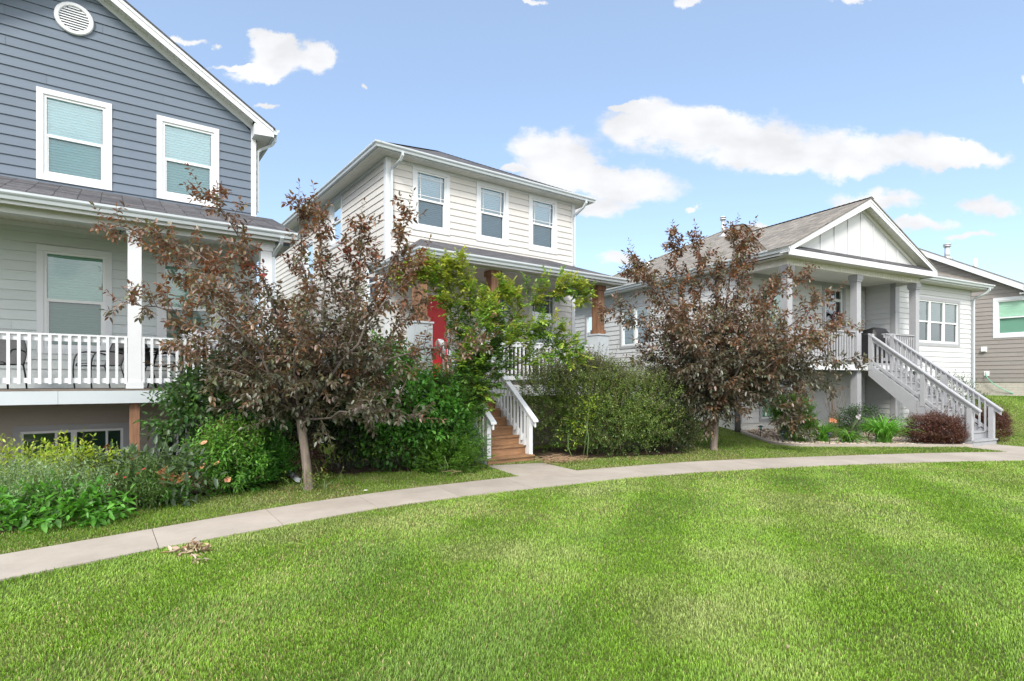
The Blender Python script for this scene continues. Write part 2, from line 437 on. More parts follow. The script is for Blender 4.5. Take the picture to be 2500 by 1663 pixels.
def concrete():
    m, nt, b = newmat('concrete'); L = nt.links.new
    tc = N(nt, 'ShaderNodeTexCoord')
    n1 = N(nt, 'ShaderNodeTexNoise', i_Scale=1.1, i_Detail=8.0, i_Roughness=.7); L(tc.outputs['Object'], n1.inputs['Vector'])
    n2 = N(nt, 'ShaderNodeTexNoise', i_Scale=120.0, i_Detail=3.0); L(tc.outputs['Object'], n2.inputs['Vector'])
    n3 = N(nt, 'ShaderNodeTexVoronoi', i_Scale=2.3); L(tc.outputs['Object'], n3.inputs['Vector'])
    st = N(nt, 'ShaderNodeMapRange'); st.inputs['From Min'].default_value = .012; st.inputs['From Max'].default_value = .03; st.inputs['To Min'].default_value = .35; st.inputs['To Max'].default_value = 1
    L(n3.outputs['Distance'], st.inputs['Value'])
    at = N(nt, 'ShaderNodeAttribute', attribute_name='var')
    a1 = N(nt, 'ShaderNodeMath', operation='MULTIPLY_ADD'); L(n2.outputs['Fac'], a1.inputs[0]); a1.inputs[1].default_value = .35; L(n1.outputs['Fac'], a1.inputs[2])
    a2 = N(nt, 'ShaderNodeMath', operation='MULTIPLY_ADD'); L(at.outputs['Fac'], a2.inputs[0]); a2.inputs[1].default_value = .12; L(a1.outputs[0], a2.inputs[2])
    cr = N(nt, 'ShaderNodeValToRGB'); e = cr.color_ramp.elements
    e[0].position = .45; e[0].color = (.235, .205, .172, 1); e[1].position = .95; e[1].color = (.37, .33, .285, 1)
    L(a2.outputs[0], cr.inputs[0])
    vm = N(nt, 'ShaderNodeVectorMath', operation='SCALE'); L(cr.outputs[0], vm.inputs[0]); L(st.outputs[0], vm.inputs['Scale'])
    L(vm.outputs[0], b.inputs['Base Color']); b.inputs['Roughness'].default_value = .85
    bp = N(nt, 'ShaderNodeBump', i_Strength=.25, i_Distance=.004); L(n2.outputs['Fac'], bp.inputs['Height']); L(bp.outputs[0], b.inputs['Normal'])
    return m
M['concrete'] = concrete()

def catmull(pts, n):
    P = [np.array(p, float) for p in pts]
    P = [2 * P[0] - P[1]] + P + [2 * P[-1] - P[-2]]
    segs = len(P) - 3
    out = []
    for k in range(n):
        t = k / (n - 1) * segs
        i = min(int(t), segs - 1); u = t - i
        a, b, c, d = P[i:i + 4]
        out.append(.5 * ((2 * b) + (c - a) * u + (2 * a - 5 * b + 4 * c - d) * u * u + (3 * b - a - 3 * c + d) * u ** 3))
    return np.array(out)

def make_path():
    fa = catmull(FAR, 241); ne = catmull(NEAR, 241)
    mb = MB()
    ft = np.concatenate([[0], np.cumsum(np.linalg.norm(np.diff(fa, axis=0), axis=1))])
    nt_ = np.concatenate([[0], np.cumsum(np.linalg.norm(np.diff(ne, axis=0), axis=1))])
    L = ft[-1]
    nsl = int(L / 1.22)
    def at(tab, arr, t): return np.array([np.interp(t * tab[-1], tab, arr[:, 0]), np.interp(t * tab[-1], tab, arr[:, 1])])
    for k in range(nsl):
        t0 = k / nsl + .0035 / L; t1 = (k + 1) / nsl - .0035 / L
        va = random.random()
        for j in range(4):
            u0 = t0 + (t1 - t0) * j / 4; u1 = t0 + (t1 - t0) * (j + 1) / 4
            a, b_, c, d = at(nt_, ne, u0), at(nt_, ne, u1), at(ft, fa, u1), at(ft, fa, u0)
            z = .016
            q = [(p[0], p[1], gzf(*p) + z) for p in (a, b_, c, d)]
            mb.face(q, va)
            for (p, r_) in ((q[0], q[1]), (q[2], q[3])):
                mb.face([p, r_, (r_[0], r_[1], r_[2] - .06), (p[0], p[1], p[2] - .06)], va)
            if j == 0: mb.face([q[3], q[0], (q[0][0], q[0][1], -.05), (q[3][0], q[3][1], -.05)], va)
            if j == 3: mb.face([q[1], q[2], (q[2][0], q[2][1], -.05), (q[1][0], q[1][1], -.05)], va)
    o = mb.build('path', M['concrete']); tag(o, 'curving concrete walk with scored joints across the lawn', 'path', kind='structure')
    for nm, pad, lb in (('path_apron', PAD2, 'flared concrete apron at the foot of the wooden stairs'), ('path_apron', PAD3, 'flared concrete apron at the foot of the gray stairs')):
        mb = MB()
        zz = [gzf(*p) + .012 for p in pad]
        mb.prism([(p[0], p[1], z) for p, z in zip(pad, zz)], (0, 0, -.07), .6)
        o = mb.build(nm, M['concrete']); tag(o, lb, 'path', kind='structure')
make_path()

def soil_bed(name, poly, label, colr=(.07, .05, .035)):
    mb = MB()
    # fine grid clipped to polygon, draped on the ground
    P = np.array(poly); x0, y0 = P.min(0); x1, y1 = P.max(0); st = .22
    for x in np.arange(x0, x1, st):
        for y in np.arange(y0, y1, st):
            if inpoly(np.array([x + st / 2]), np.array([y + st / 2]), poly)[0]:
                q = [(x, y), (x + st, y), (x + st, y + st), (x, y + st)]
                mb.face([(a, b, gzf(a, b) + .012 + .02 * float(VN[0](np.array(a * 3), np.array(b * 3)))) for a, b in q], .5, sm=True)
    m = paint(name + '_soil', colr, .95, .5, 25, bump=.9, bscale=30, spec=.1)
    o = mb.build(name, m); tag(o, label, 'soil', kind='structure')
soil_bed('bed_soil', BED1, 'dark bare soil of the flower bed below the white porch')
soil_bed('bed_soil', BEDB, 'dark soil under the big green shrub beside the wooden stairs')
soil_bed('bed_soil', BEDC, 'dark soil under the wide olive shrub right of the wooden stairs')
soil_bed('bed_soil', BED2, 'brown soil under the pebbles of the stone bed', (.16, .12, .09))

# ------------------------------------------------------------------ houses
class House:
    def __init__(s, name, label, th, s0, D0, base=0.0, group='houses along the walk'):
        s.th = th; s.org = (s0, D0, base)
        x = s0 * math.cos(th) - D0 * math.sin(th); y = s0 * math.sin(th) + D0 * math.cos(th)
        s.root = empty(name, (x, y, base), th)
        tag(s.root, label, 'house', group)
    def mb(s): return MB(s.org)
    def part(s, name, mb, mat, parent=None):
        if len(mb.cuts) > 1:
            return [q.build(name, mat, parent or s.root) for q in mb.pieces()][0]
        return mb.build(name, mat, parent or s.root)
    def w(s, a, D):
        return (a * math.cos(s.th) - D * math.sin(s.th), a * math.sin(s.th) + D * math.cos(s.th))

def front(Dw): return lambda a, o, z: (a, Dw - o, z)
def leftw(sw): return lambda a, o, z: (sw - o, a, z)
def rightw(sw): return lambda a, o, z: (sw + o, a, z)

def siding(mb, pt, a0, a1, z0, z1, openings=(), lap=.178, lip=.02, fa0=None, fa1=None, kinks=()):
    f0 = fa0 or (lambda z: a0); f1 = fa1 or (lambda z: a1)
    k = 0
    while z0 + k * lap < z1 - 1e-4:
        zb = z0 + k * lap; zt = min(zb + lap, z1)
        cuts = sorted({zb, zt} | {c for op in openings for c in (op[2], op[3]) if zb < c < zt} | {c for c in kinks if zb < c < zt})
        o = lambda z: lip * (1 - (z - zb) / lap) + .002
        # board joints
        L0 = f0(zb); L1 = f1(zb)
        js = []; x = L0 + random.uniform(.4, 3.6)
        while x < L1: js.append(x); x += 3.66
        for c0, c1 in zip(cuts[:-1], cuts[1:]):
            zm = (c0 + c1) / 2
            iv = [(f0(c0), f1(c0), f0(c1), f1(c1))]
            ops = sorted([op for op in openings if op[2] < zm < op[3]])
            segs = []; cur = (f0(c0), f0(c1))
            for op in ops:
                segs.append((cur[0], op[0], cur[1], op[0])); cur = (op[1], op[1])
            segs.append((cur[0], f1(c0), cur[1], f1(c1)))
            for (xa0, xb0, xa1, xb1) in segs:
                if xb0 - xa0 < 1e-3 and xb1 - xa1 < 1e-3: continue
                br = [j for j in js if max(xa0, xa1) + .02 < j < min(xb0, xb1) - .02]
                ea = [(xa0, xa1)] + [(j, j) for j in br]; eb = [(j - .004, j - .004) for j in br] + [(xb0, xb1)]
                for (p0, p1), (q0, q1) in zip(ea, eb):
                    va = random.random()
                    if q1 - p1 < 0: q1 = p1 = (p1 + q1) / 2
                    mb.face([pt(p0, o(c0), c0), pt(q0, o(c0), c0), pt(q1, o(c1), c1), pt(p1, o(c1), c1)], va)
                    if c0 == zb:
                        mb.face([pt(p0, 0, c0), pt(q0, 0, c0), pt(q0, o(c0), c0), pt(p0, o(c0), c0)], va)
                # backing so joints read dark, not open
                if br: mb.face([pt(xa0, 0, c0), pt(xb0, 0, c0), pt(xb1, 0, c1), pt(xa1, 0, c1)], 0.0)
        k += 1

def ribbed(mb, pt, a0, a1, b0, b1, pitch=.1, gr=.012, dp=.01):
    """panel with grooves across a; pt(a, depth, b)"""
    a = a0
    while a < a1 - 1e-4:
        e = min(a + pitch, a1)
        va = random.uniform(.3, .7)
        mb.face([pt(a, 0, b0), pt(e - gr, 0, b0), pt(e - gr, 0, b1), pt(a, 0, b1)], va)
        mb.face([pt(e - gr, 0, b0), pt(e - gr / 2, -dp, b0), pt(e - gr / 2, -dp, b1), pt(e - gr, 0, b1)], 0)
        mb.face([pt(e - gr / 2, -dp, b0), pt(e, 0, b0), pt(e, 0, b1), pt(e - gr / 2, -dp, b1)], 0)
        a = e

def gutter(mb, A, B, out, m0=0, m1=0):
    """K-style gutter; A,B top back edge ends; out horizontal unit vector; m miter factor at each end"""
    A = Vector(A); B = Vector(B); d = (B - A).normalized(); o = Vector(out)
    prof = [(0, -.012), (0, -.125), (.07, -.125), (.078, -.10), (.085, -.072), (.105, -.055), (.118, -.035), (.12, 0), (.108, 0), (.106, -.012)]
    pa = [A - d * (m0 * x) + o * x + Vector((0, 0, z)) for x, z in prof]
    pb = [B + d * (m1 * x) + o * x + Vector((0, 0, z)) for x, z in prof]
    n = len(prof)
    for i in range(n):
        j = (i + 1) % n
        mb.face([tuple(pa[i]), tuple(pb[i]), tuple(pb[j]), tuple(pa[j])], .5)
    mb.face([tuple(p) for p in pa]); mb.face([tuple(p) for p in reversed(pb)])

def window(H, pt, a0, a1, z0, z1, tw=.1, cols=1, kind='hung', grid=False, trim='white', glass=('pane', 'screen'), blind=True, slat=.05, bcol='blind', label=None, hole=None):
    """outer trim rectangle a0..a1, z0..z1 on wall pt(a, out, z)"""
    b = H.mb()
    b.wbox(pt, a0, a1, -.02, .034, z1 - tw, z1)
    b.wbox(pt, a0, a0 + tw, -.02, .031, z0, z1 - tw - .002)
    b.wbox(pt, a1 - tw, a1, -.02, .031, z0, z1 - tw - .002)
    b.wbox(pt, a0 + tw + .001, a1 - tw - .001, -.02, .029, z0, z0 + tw)
    W = H.part('window', b, M[trim])
    if label: W['label'] = label
    ia0, ia1, iz0, iz1 = a0 + tw, a1 - tw, z0 + tw, z1 - tw
    fr = H.mb(); fw = .045
    fr.wbox(pt, ia0, ia1, -.12, .012, iz1 - fw, iz1); fr.wbox(pt, ia0, ia1, -.12, .016, iz0, iz0 + fw)
    fr.wbox(pt, ia0, ia0 + fw, -.12, .010, iz0 + fw, iz1 - fw); fr.wbox(pt, ia1 - fw, ia1, -.12, .010, iz0 + fw, iz1 - fw)
    cw = (ia1 - ia0 - 2 * fw) / cols
    for c in range(1, cols):
        x = ia0 + fw + cw * c
        fr.wbox(pt, x - .045, x + .045, -.12, .011, iz0 + fw, iz1 - fw)
    H.part('frame', fr, M['vinyl'], W)
    for c in range(cols):
        x0 = ia0 + fw + cw * c + (.045 if c else 0); x1 = ia0 + fw + cw * (c + 1) - (.045 if c < cols - 1 else 0)
        y0, y1 = iz0 + fw, iz1 - fw
        sb = H.mb()
        if kind == 'hung':
            ym = (y0 + y1) / 2
            sb.wbox(pt, x0, x1, -.06, -.002, ym - .03, ym + .022)
            sb.wbox(pt, x0, x0 + .028, -.06, -.006, y0 + .03, ym - .03); sb.wbox(pt, x1 - .028, x1, -.06, -.006, y0 + .03, ym - .03)
            sb.wbox(pt, x0, x1, -.06, -.005, y0, y0 + .03)
            H.part('sash', sb, M['vinyl'], W)
            g1 = H.mb(); g1.face([pt(x0, -.035, ym), pt(x1, -.035, ym), pt(x1, -.035, y1), pt(x0, -.035, y1)]); H.part('pane', g1, M[glass[0]], W)
            g2 = H.mb(); g2.face([pt(x0, -.048, y0), pt(x1, -.048, y0), pt(x1, -.048, ym), pt(x0, -.048, ym)]); H.part('pane', g2, M[glass[1]], W)
            if grid:
                mt = H.mb()
                for x in (x0 + .1, x1 - .1): mt.wbox(pt, x - .009, x + .009, -.045, -.027, ym + .02, y1)
                for z in (y1 - .1, ym + .115): mt.wbox(pt, x0, x1, -.044, -.028, z - .009, z + .009)
                H.part('muntin', mt, M['vinyl'], W)
        else:  # slider: sash on one side
            xm = x0 + (x1 - x0) * .68
            sb.wbox(pt, xm - .02, xm + .02, -.06, -.004, y0, y1)
            H.part('sash', sb, M['vinyl'], W)
            g1 = H.mb(); g1.face([pt(x0, -.035, y0), pt(x1, -.035, y0), pt(x1, -.035, y1), pt(x0, -.035, y1)]); H.part('pane', g1, M[glass[0]], W)
        if blind:
            bl = H.mb(); z = y1 - .03
            while z > y0 + .01:
                zz = max(z - slat, y0)
                bl.face([pt(x0 + .01, -.105, z), pt(x1 - .01, -.105, z), pt(x1 - .01, -.082, zz + .004), pt(x0 + .01, -.082, zz + .004)])
                bl.face([pt(x0 + .01, -.082, zz + .004), pt(x1 - .01, -.082, zz + .004), pt(x1 - .01, -.105, zz), pt(x0 + .01, -.105, zz)])
                z = zz
            bl.wbox(pt, x0 + .005, x1 - .005, -.11, -.07, y1 - .035, y1)
            H.part('blind', bl, M[bcol], W)
        else:
            bl = H.mb(); bl.face([pt(x0, -.118, y0), pt(x1, -.118, y0), pt(x1, -.118, y1), pt(x0, -.118, y1)]); H.part('backing', bl, M['dark'], W)
    return W

def op(a0, a1, z0, z1, t=.06): return (a0 + t, a1 - t, z0 + t, z1 - t)

def balusters(H, parent, me, spots, mat):
    for (a, D, z) in spots:
        link('baluster', me, mat, parent, (a - H.org[0], D - H.org[1], z - H.org[2]))

def boxmesh(name, x0, x1, y0, y1, z0, z1):
    b = MB(); b.box(x0, x1, y0, y1, z0, z1); return b.mesh(name)

def downspout(H, pts, w=.045):
    b = H.mb(); b.tube(pts, w, 4); return H.part('downspout', b, M['gutter'])

# ---- house 1: blue gray gabled house ---------------------------------------
def house1():
    H = House('gabled_house', 'blue gray two-storey house with round gable vent and white porch railing', TH1, -.56, 17.0)
    W = 13.42; RC = 2.62; LC = -3.76; rid = -.56; sl = .6436; BK = 24
    ztop = lambda s: 7.268 + sl * (2.917 - (s if s >= rid else 2 * rid - s))
    zg = lambda s: ztop(s) - .285
    wins = [(-1.116, .014, 5.378, 7.067), (.75, 1.884, 5.378, 7.067)]
    b = H.mb()
    zk = zg(RC)
    siding(b, front(W), LC, RC - .1, 5.2, zg(rid) - .02, [op(*w) for w in wins],
           fa0=lambda z: max(LC, 2 * rid - (2.917 - (z + .285 - 7.268) / sl)) if z > zk else LC,
           fa1=lambda z: min(RC - .1, 2.917 - (z + .285 - 7.268) / sl), kinks=(zk,))
    b.cut(); siding(b, rightw(RC), W, BK, 5.2, 7.2); b.cut()
    siding(b, leftw(LC), W, BK, 5.2, 7.2)
    H.part('upper_wall', b, M['blue'])
    lw = [(-1.113, .013, 2.17, 4.17), (.75, 1.883, 2.17, 4.17)]
    b = H.mb()
    siding(b, front(W), LC, RC - .1, 1.53, 4.56, [op(*w) for w in lw])
    b.cut(); siding(b, rightw(RC), W, BK, .3, 5.2); b.cut(); siding(b, leftw(LC), W, BK, .3, 5.2)
    H.part('lower_wall', b, M['lgray'])
    bw = [(-1.438, .293, -.12, .84), (.66, 1.95, -.12, .84)]
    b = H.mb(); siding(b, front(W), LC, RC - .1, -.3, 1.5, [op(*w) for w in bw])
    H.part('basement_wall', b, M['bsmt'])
    b = H.mb(); b.box(LC + .01, RC - .01, BK, BK + .1, -.3, 7.2); b.cut(); b.box(LC + .02, RC - .02, W + .3, BK - .05, 4.6, 4.66); H.part('back_wall', b, M['lgray'])
    for w in wins: window(H, front(W), *w, slat=.052)
    for w in lw: window(H, front(W), *w, slat=.05, glass=('gpane', 'gscreen'))
    for w in bw: window(H, front(W), *w, cols=2, kind='slide', glass=('gscreen', 'gscreen'), trim='gtrim', bcol='gtrim')
    # corner trim, rake frieze
    b = H.mb(); b.box(RC - .105, RC, W - .03, W + .1, 5.2, 7.36); b.cut(); b.box(RC - .105, RC, W - .03, W + .1, -.3, 4.56); b.cut(); b.box(LC, LC + .1, W - .03, W + .1, 4.8, 7.3)
    H.part('corner_trim', b, M['white'])
    b = H.mb()
    for sgn in (1, -1):
        f = lambda s: rid + sgn * (s - rid)
        e = RC - .01
        b.prism([(f(rid), W - .032, zg(rid)), (f(e), W - .032, zg(e)), (f(e), W - .032, zg(e) + .125), (f(rid), W - .032, zg(rid) + .125)], (0, .03, 0)); b.cut()
    H.part('rake_frieze', b, M['white'])
    # barge boards, soffit
    BD = 13.09
    b = H.mb()
    for sgn in (1, -1):
        f = lambda s: rid + sgn * (s - rid)
        e = 2.9
        b.prism([(f(rid), BD, ztop(rid) - .235), (f(e), BD, ztop(e) - .215), (f(e), BD, ztop(e) - .03), (f(rid), BD, ztop(rid) - .03)], (0, .025, 0))
        b.prism([(f(rid), BD - .015, ztop(rid) - .11), (f(e + .01), BD - .015, ztop(e) - .11), (f(e + .01), BD - .015, ztop(e) - .028), (f(rid), BD - .015, ztop(rid) - .028)], (0, .014, 0))
        # eave return box
        b.prism([(f(2.53), BD + .002, 7.27), (f(2.53), BD + .002, 7.03), (f(2.895), BD + .002, 7.06), (f(2.895), BD + .002, 7.2)], (0, .33, 0))
        b.box(min(f(2.9), f(2.925)), max(f(2.9), f(2.925)), BD, BK, 7.05, 7.235); b.cut()
    H.part('barge_board', b, M['white'])
    b = H.mb()
    for sgn in (1, -1):
        f = lambda s: rid + sgn * (s - rid)
        n = int(3.2 / .115)
        ribbed(b, lambda a, d, q: (f(a), q, ztop(a) - .17 - d), rid, 2.53, BD + .02, W - .001, pitch=.115); b.cut()
        ribbed(b, lambda a, d, q: (f(q), a, 7.06 - d), W, BK, RC, 2.9, pitch=.15); b.cut()
    H.part('soffit', b, M['soffit'])
    b = H.mb()
    for sgn in (1, -1):
        f = lambda s: rid + sgn * (s - rid)
        b.roof([(f(2.95), BD - .03, ztop(2.95)), (f(2.95), BK + .3, ztop(2.95)), (f(rid), BK + .3, ztop(rid)), (f(rid), BD - .03, ztop(rid))], (0, 1, 0))
    H.part('roof', b, M['roofdark'])
    b = H.mb(); gutter(b, (2.925, BD, 7.245), (2.925, BK, 7.245), (1, 0, 0)); H.part('gutter', b, M['gutter'])
    downspout(H, [(2.99, BD + .16, 7.15), (2.985, BD + .16, 7.03), (2.93, BD + .22, 6.95), (2.74, W + .02, 6.86), (2.67, W + .045, 6.80), (2.665, W + .05, 6.7), (2.665, W + .05, 5.45)], .038)
    # round vent
    b = H.mb(); c = (-.565, 8.505)
    prof = [(.0, .30), (.035, .30), (.05, .285), (.05, .235), (.035, .222), (.012, .222)]
    n = 40
    for k in range(n):
        w0 = 2 * math.pi * k / n; w1 = 2 * math.pi * (k + 1) / n
        for (o0, r0), (o1, r1) in zip(prof[:-1], prof[1:]):
            b.face([(c[0] + r0 * math.cos(w0), W - o0 - .012, c[1] + r0 * math.sin(w0)), (c[0] + r0 * math.cos(w1), W - o0 - .012, c[1] + r0 * math.sin(w1)),
                    (c[0] + r1 * math.cos(w1), W - o1 - .012, c[1] + r1 * math.sin(w1)), (c[0] + r1 * math.cos(w0), W - o1 - .012, c[1] + r1 * math.sin(w0))])
    v = H.part('gable_vent', b, M['white'])
    b = H.mb()
    for k in range(9):
        z = c[1] - .2 + .048 * k
        hw = math.sqrt(max(.0, .222 ** 2 - (z - c[1] + .02) ** 2))
        b.face([(c[0] - hw, W - .052, z), (c[0] + hw, W - .052, z), (c[0] + hw, W - .02, z + .052), (c[0] - hw, W - .02, z + .052)])
    H.part('louver', b, M['white'], v)
    b = H.mb(); b.face([(c[0] + .225 * math.cos(2 * math.pi * k / n), W - .018, c[1] + .225 * math.sin(2 * math.pi * k / n)) for k in range(n)]); H.part('backing', b, M['dark'], v)
    # ---- porch
    PE = 11.40; PR = 2.96; zE = 4.55; zW = 5.33
    zr = lambda D: zE + (D - 11.28) * (zW - zE) / (W - 11.28)
    b = H.mb()
    b.roof([(LC - .3, 11.30, zr(11.30)), (PR, 11.30, zr(11.30)), (PR, W - .005, zr(W)), (LC - .3, W - .005, zr(W))], (1, 0, 0))
    H.part('porch_roof', b, M['roofdark'])
    b = H.mb(); gutter(b, (LC - .3, PE, zE), (PR, PE, zE), (0, -1, 0)); H.part('gutter', b, M['gutter'])
    b = H.mb(); b.box(LC - .3, PR, PE + .001, PE + .026, 4.37, 4.545)
    b.prism([(PR - .025, PE + .03, 4.37), (PR - .025, W, 4.37), (PR - .025, W, zW - .04), (PR - .025, PE + .03, 4.55)], (.022, 0, 0))
    b.box(LC, RC, 11.63, 11.83, 4.285, 4.56); b.box(LC, RC - .1, W - .04, W - .002, 4.47, 4.558); b.box(RC - .2, RC, 11.835, W - .05, 4.285, 4.55)
    H.part('porch_beam', b, M['white'])
    b = H.mb()
    ribbed(b, lambda a, d, q: (a, q, 4.405 - d), LC, PR - .03, PE + .027, 11.629, pitch=.105); b.cut()
    ribbed(b, lambda a, d, q: (a, q, 4.56 - d), LC, RC - .2, 11.835, W - .041, pitch=.105); b.cut()
    b.face([(RC, 11.84, 4.4), (PR - .026, 11.84, 4.4), (PR - .026, W, 4.4), (RC, W, 4.4)])
    H.part('porch_ceiling', b, M['soffit'])
    for (p0, p1) in ((.232, .43), (2.36, 2.56), (-1.92, -1.72)):
        b = H.mb(); b.box(p0, p1, 11.63, 11.83, 1.532, 4.283)
        b.box(p0 - .028, p1 + .028, 11.602, 11.858, 1.531, 1.645); b.box(p0 - .02, p1 + .02, 11.61, 11.85, 4.2, 4.282)
        H.part('porch_post', b, M['white'])
        b = H.mb(); b.box(p0 + .024, p1 - .028, 11.66, 11.8, -.1, 1.29); H.part('support_post', b, M['cedar'])
    bal = boxmesh('baluster', -.021, .021, -.017, .017, 0, .79)
    for (r0, r1, xs) in ((-1.72, .231, [-1.68 + .1255 * k for k in range(16)]), (.431, 2.359, [.455 + .1265 * k for k in range(16)])):
        b = H.mb(); b.box(r0, r1, 11.64, 11.78, 2.402, 2.43); b.box(r0, r1, 11.672, 11.705, 2.31, 2.401); b.box(r0, r1, 11.672, 11.705, 1.628, 1.71)
        rl = H.part('porch_railing', b, M['white'])
        balusters(H, rl, bal, [(x, 11.653, 1.612) for x in xs if r0 < x < r1], M['white'])
    b = H.mb()
    b.box(RC - .12, RC - .01, 11.9, W - .06, 2.402, 2.43); b.box(RC - .09, RC - .05, 11.86, W - .03, 1.63, 1.71)
    rl = H.part('porch_railing', b, M['white'])
    balusters(H, rl, bal, [(RC - .07, 11.95 + .125 * k, 1.612) for k in range(11)], M['white'])
    b = H.mb()
    k = 0; y = 11.6
    while y < W - .02:
        b.box(LC, RC, y, min(y + .135, W - .01), 1.50, 1.53, random.random()); y += .14
    H.part('porch_deck', b, M['deckwood'])
    b = H.mb(); b.box(LC, -.698, 11.565, 11.598, 1.285, 1.497); b.cut(); b.box(-.694, RC + .01, 11.565, 11.598, 1.285, 1.497); b.box(RC - .02, RC + .01, 11.6, W, 1.285, 1.497)
    H.part('deck_fascia', b, M['gutter'])
    b = H.mb()
    for s in np.arange(LC + .2, RC, .41): (b.box(s, s + .04, 11.6, W - .03, 1.31, 1.499), b.cut())
    H.part('deck_joist', b, M['deckwood'])
    # ceiling lantern
    b = H.mb(); b.tube([(.1, 12.5, 4.555), (.1, 12.5, 4.52)], .07, 12)
    for k in range(6):
        w = k * math.pi / 3; b.tube([(.1 + .11 * math.cos(w), 12.5 + .11 * math.sin(w), 4.52), (.1 + .10 * math.cos(w), 12.5 + .10 * math.sin(w), 4.43), (.1 + .04 * math.cos(w), 12.5 + .04 * math.sin(w), 4.36)], .006, 4)
    for r_, z in ((.11, 4.52), (.1, 4.43), (.045, 4.36)):
        b.tube([(.1 + r_ * math.cos(w), 12.5 + r_ * math.sin(w), z) for w in np.linspace(0, 2 * math.pi, 13)], .007, 4)
    H.part('ceiling_light', b, M['darkmetal'])
    # outlet box on the wall
    b = H.mb(); b.wbox(front(W), -1.33, -1.23, .012, .045, 2.0, 2.14); o = H.part('outlet_box', b, M['plastic'])
    b = H.mb(); b.tube([(2.68, 11.32, 4.44), (2.68, 11.40, 4.33), (2.62, 11.58, 4.2), (2.585, 11.66, 4.1), (2.585, 11.60, 1.2), (2.58, 11.58, .62), (2.5, 11.45, .5), (2.32, 10.7, .33), (2.45, 9.3, .06)], .042, 4)
    H.part('downspout', b, M['gutter'])
    return H
H1 = house1()

# ---- generic straight stair (local frame, descending towards -D) -----------
def stair(H, s0, s1, D0, z1, tread, rise, n, first, mats, rail_h=.86, open_riser=False, rails=(True, True), post=.09, mid_post=None, name='stairs', top_post=False, bpitch=.125, deep=.26):
    """D0: nose of the first tread; z1: its height; n treads"""
    tm, rm, sm = mats
    Dl = D0 + tread * (n - 1); zl = z1 + rise * (n - 1)
    b = H.mb()
    sl = rise / tread
    for (a, c) in ((s0, s0 + .045), (s1 - .045, s1)):
        e = 1.0
        b.prism([(a, D0 + .02, -.05), (a, D0 + .02, z1 - .0), (a, D0 + .06, z1 + .05), (a, Dl + tread, zl + rise + .0), (a, Dl + tread, zl + rise - deep - .1), (a, D0 + deep / sl + .12, -.05)], (c - a, 0, 0))
    st = H.part(name, b, sm); st.name = name
    tmsh = MB(); tmsh.box(-(s1 - s0) / 2 + .0455, (s1 - s0) / 2 - .0455, -.028, tread + .02, -.036, 0, .5); me_t = tmsh.mesh('tread')
    rmsh = MB(); rmsh.box(-(s1 - s0) / 2 + .046, (s1 - s0) / 2 - .046, 0, .02, -rise + .001, -.037, .5); me_r = rmsh.mesh('riser')
    for k in range(n):
        D = D0 + k * tread; z = z1 + rise * k
        ww = 0
        link('tread', me_t, tm, st, ((s0 + s1) / 2 - H.org[0], D - H.org[1], z - H.org[2]))
        if k: link('riser', me_r, rm, st, ((s0 + s1) / 2 - H.org[0], D - H.org[1], z - H.org[2]))
        else:
            b = H.mb(); b.box(s0 + .0, s1 - .0, D, D + .018, -.06, z - .037); b.box(s0 - .005, s1 + .005, D - .03, D + .0175, z - .0365, z + .001); H.part('riser', b, rm, st)
    zz = lambda D: z1 + (D - D0) * sl
    for side, on in enumerate(rails):
        if not on: continue
        c = s0 + .045 if side == 0 else s1 - .045
        inn = 1 if side == 0 else -1
        b = H.mb()
        Da = D0 + .02; Db = Dl + tread - .0
        def bar(sa, sb, D_a, D_b, lo, hi):
            b.prism([(sa, D_a, zz(D_a) + lo), (sa, D_b, zz(D_b) + lo), (sa, D_b, zz(D_b) + hi), (sa, D_a, zz(D_a) + hi)], (sb - sa, 0, 0))
        bar(c - .065, c + .065, Da - .16, Db, rail_h, rail_h + .04)
        bar(c - .02, c + .02, Da - .14, Db, rail_h - .125, rail_h - .002)
        bar(c - .02, c + .02, Da + .09, Db, .06, .15)
        b.box(c - post / 2, c + post / 2, D0 + .03, D0 + .03 + post, z1 + .002, zz(D0 + .05) + rail_h - .06)
        for mp in (mid_post or ()):
            Dm = D0 + mp * (Dl - D0); b.box(c - post / 2, c + post / 2, Dm, Dm + post, zz(Dm) - .05, zz(Dm) + rail_h - .02)
        if top_post: b.box(c - post / 2, c + post / 2, Db - post - .005, Db - .005, zz(Db) - .2, zz(Db) + rail_h + .02)
        rl = H.part('stair_railing', b, sm)
        bal = boxmesh('baluster', -.02, .02, -.018, .018, 0, rail_h - .02)
        D = D0 + .03 + post + bpitch * .55
        sp = []
        while D < Db - .08:
            sp.append((c - inn * -.038, D, zz(D) + .02)); D += bpitch
        balusters(H, rl, bal, sp, sm)
    return st

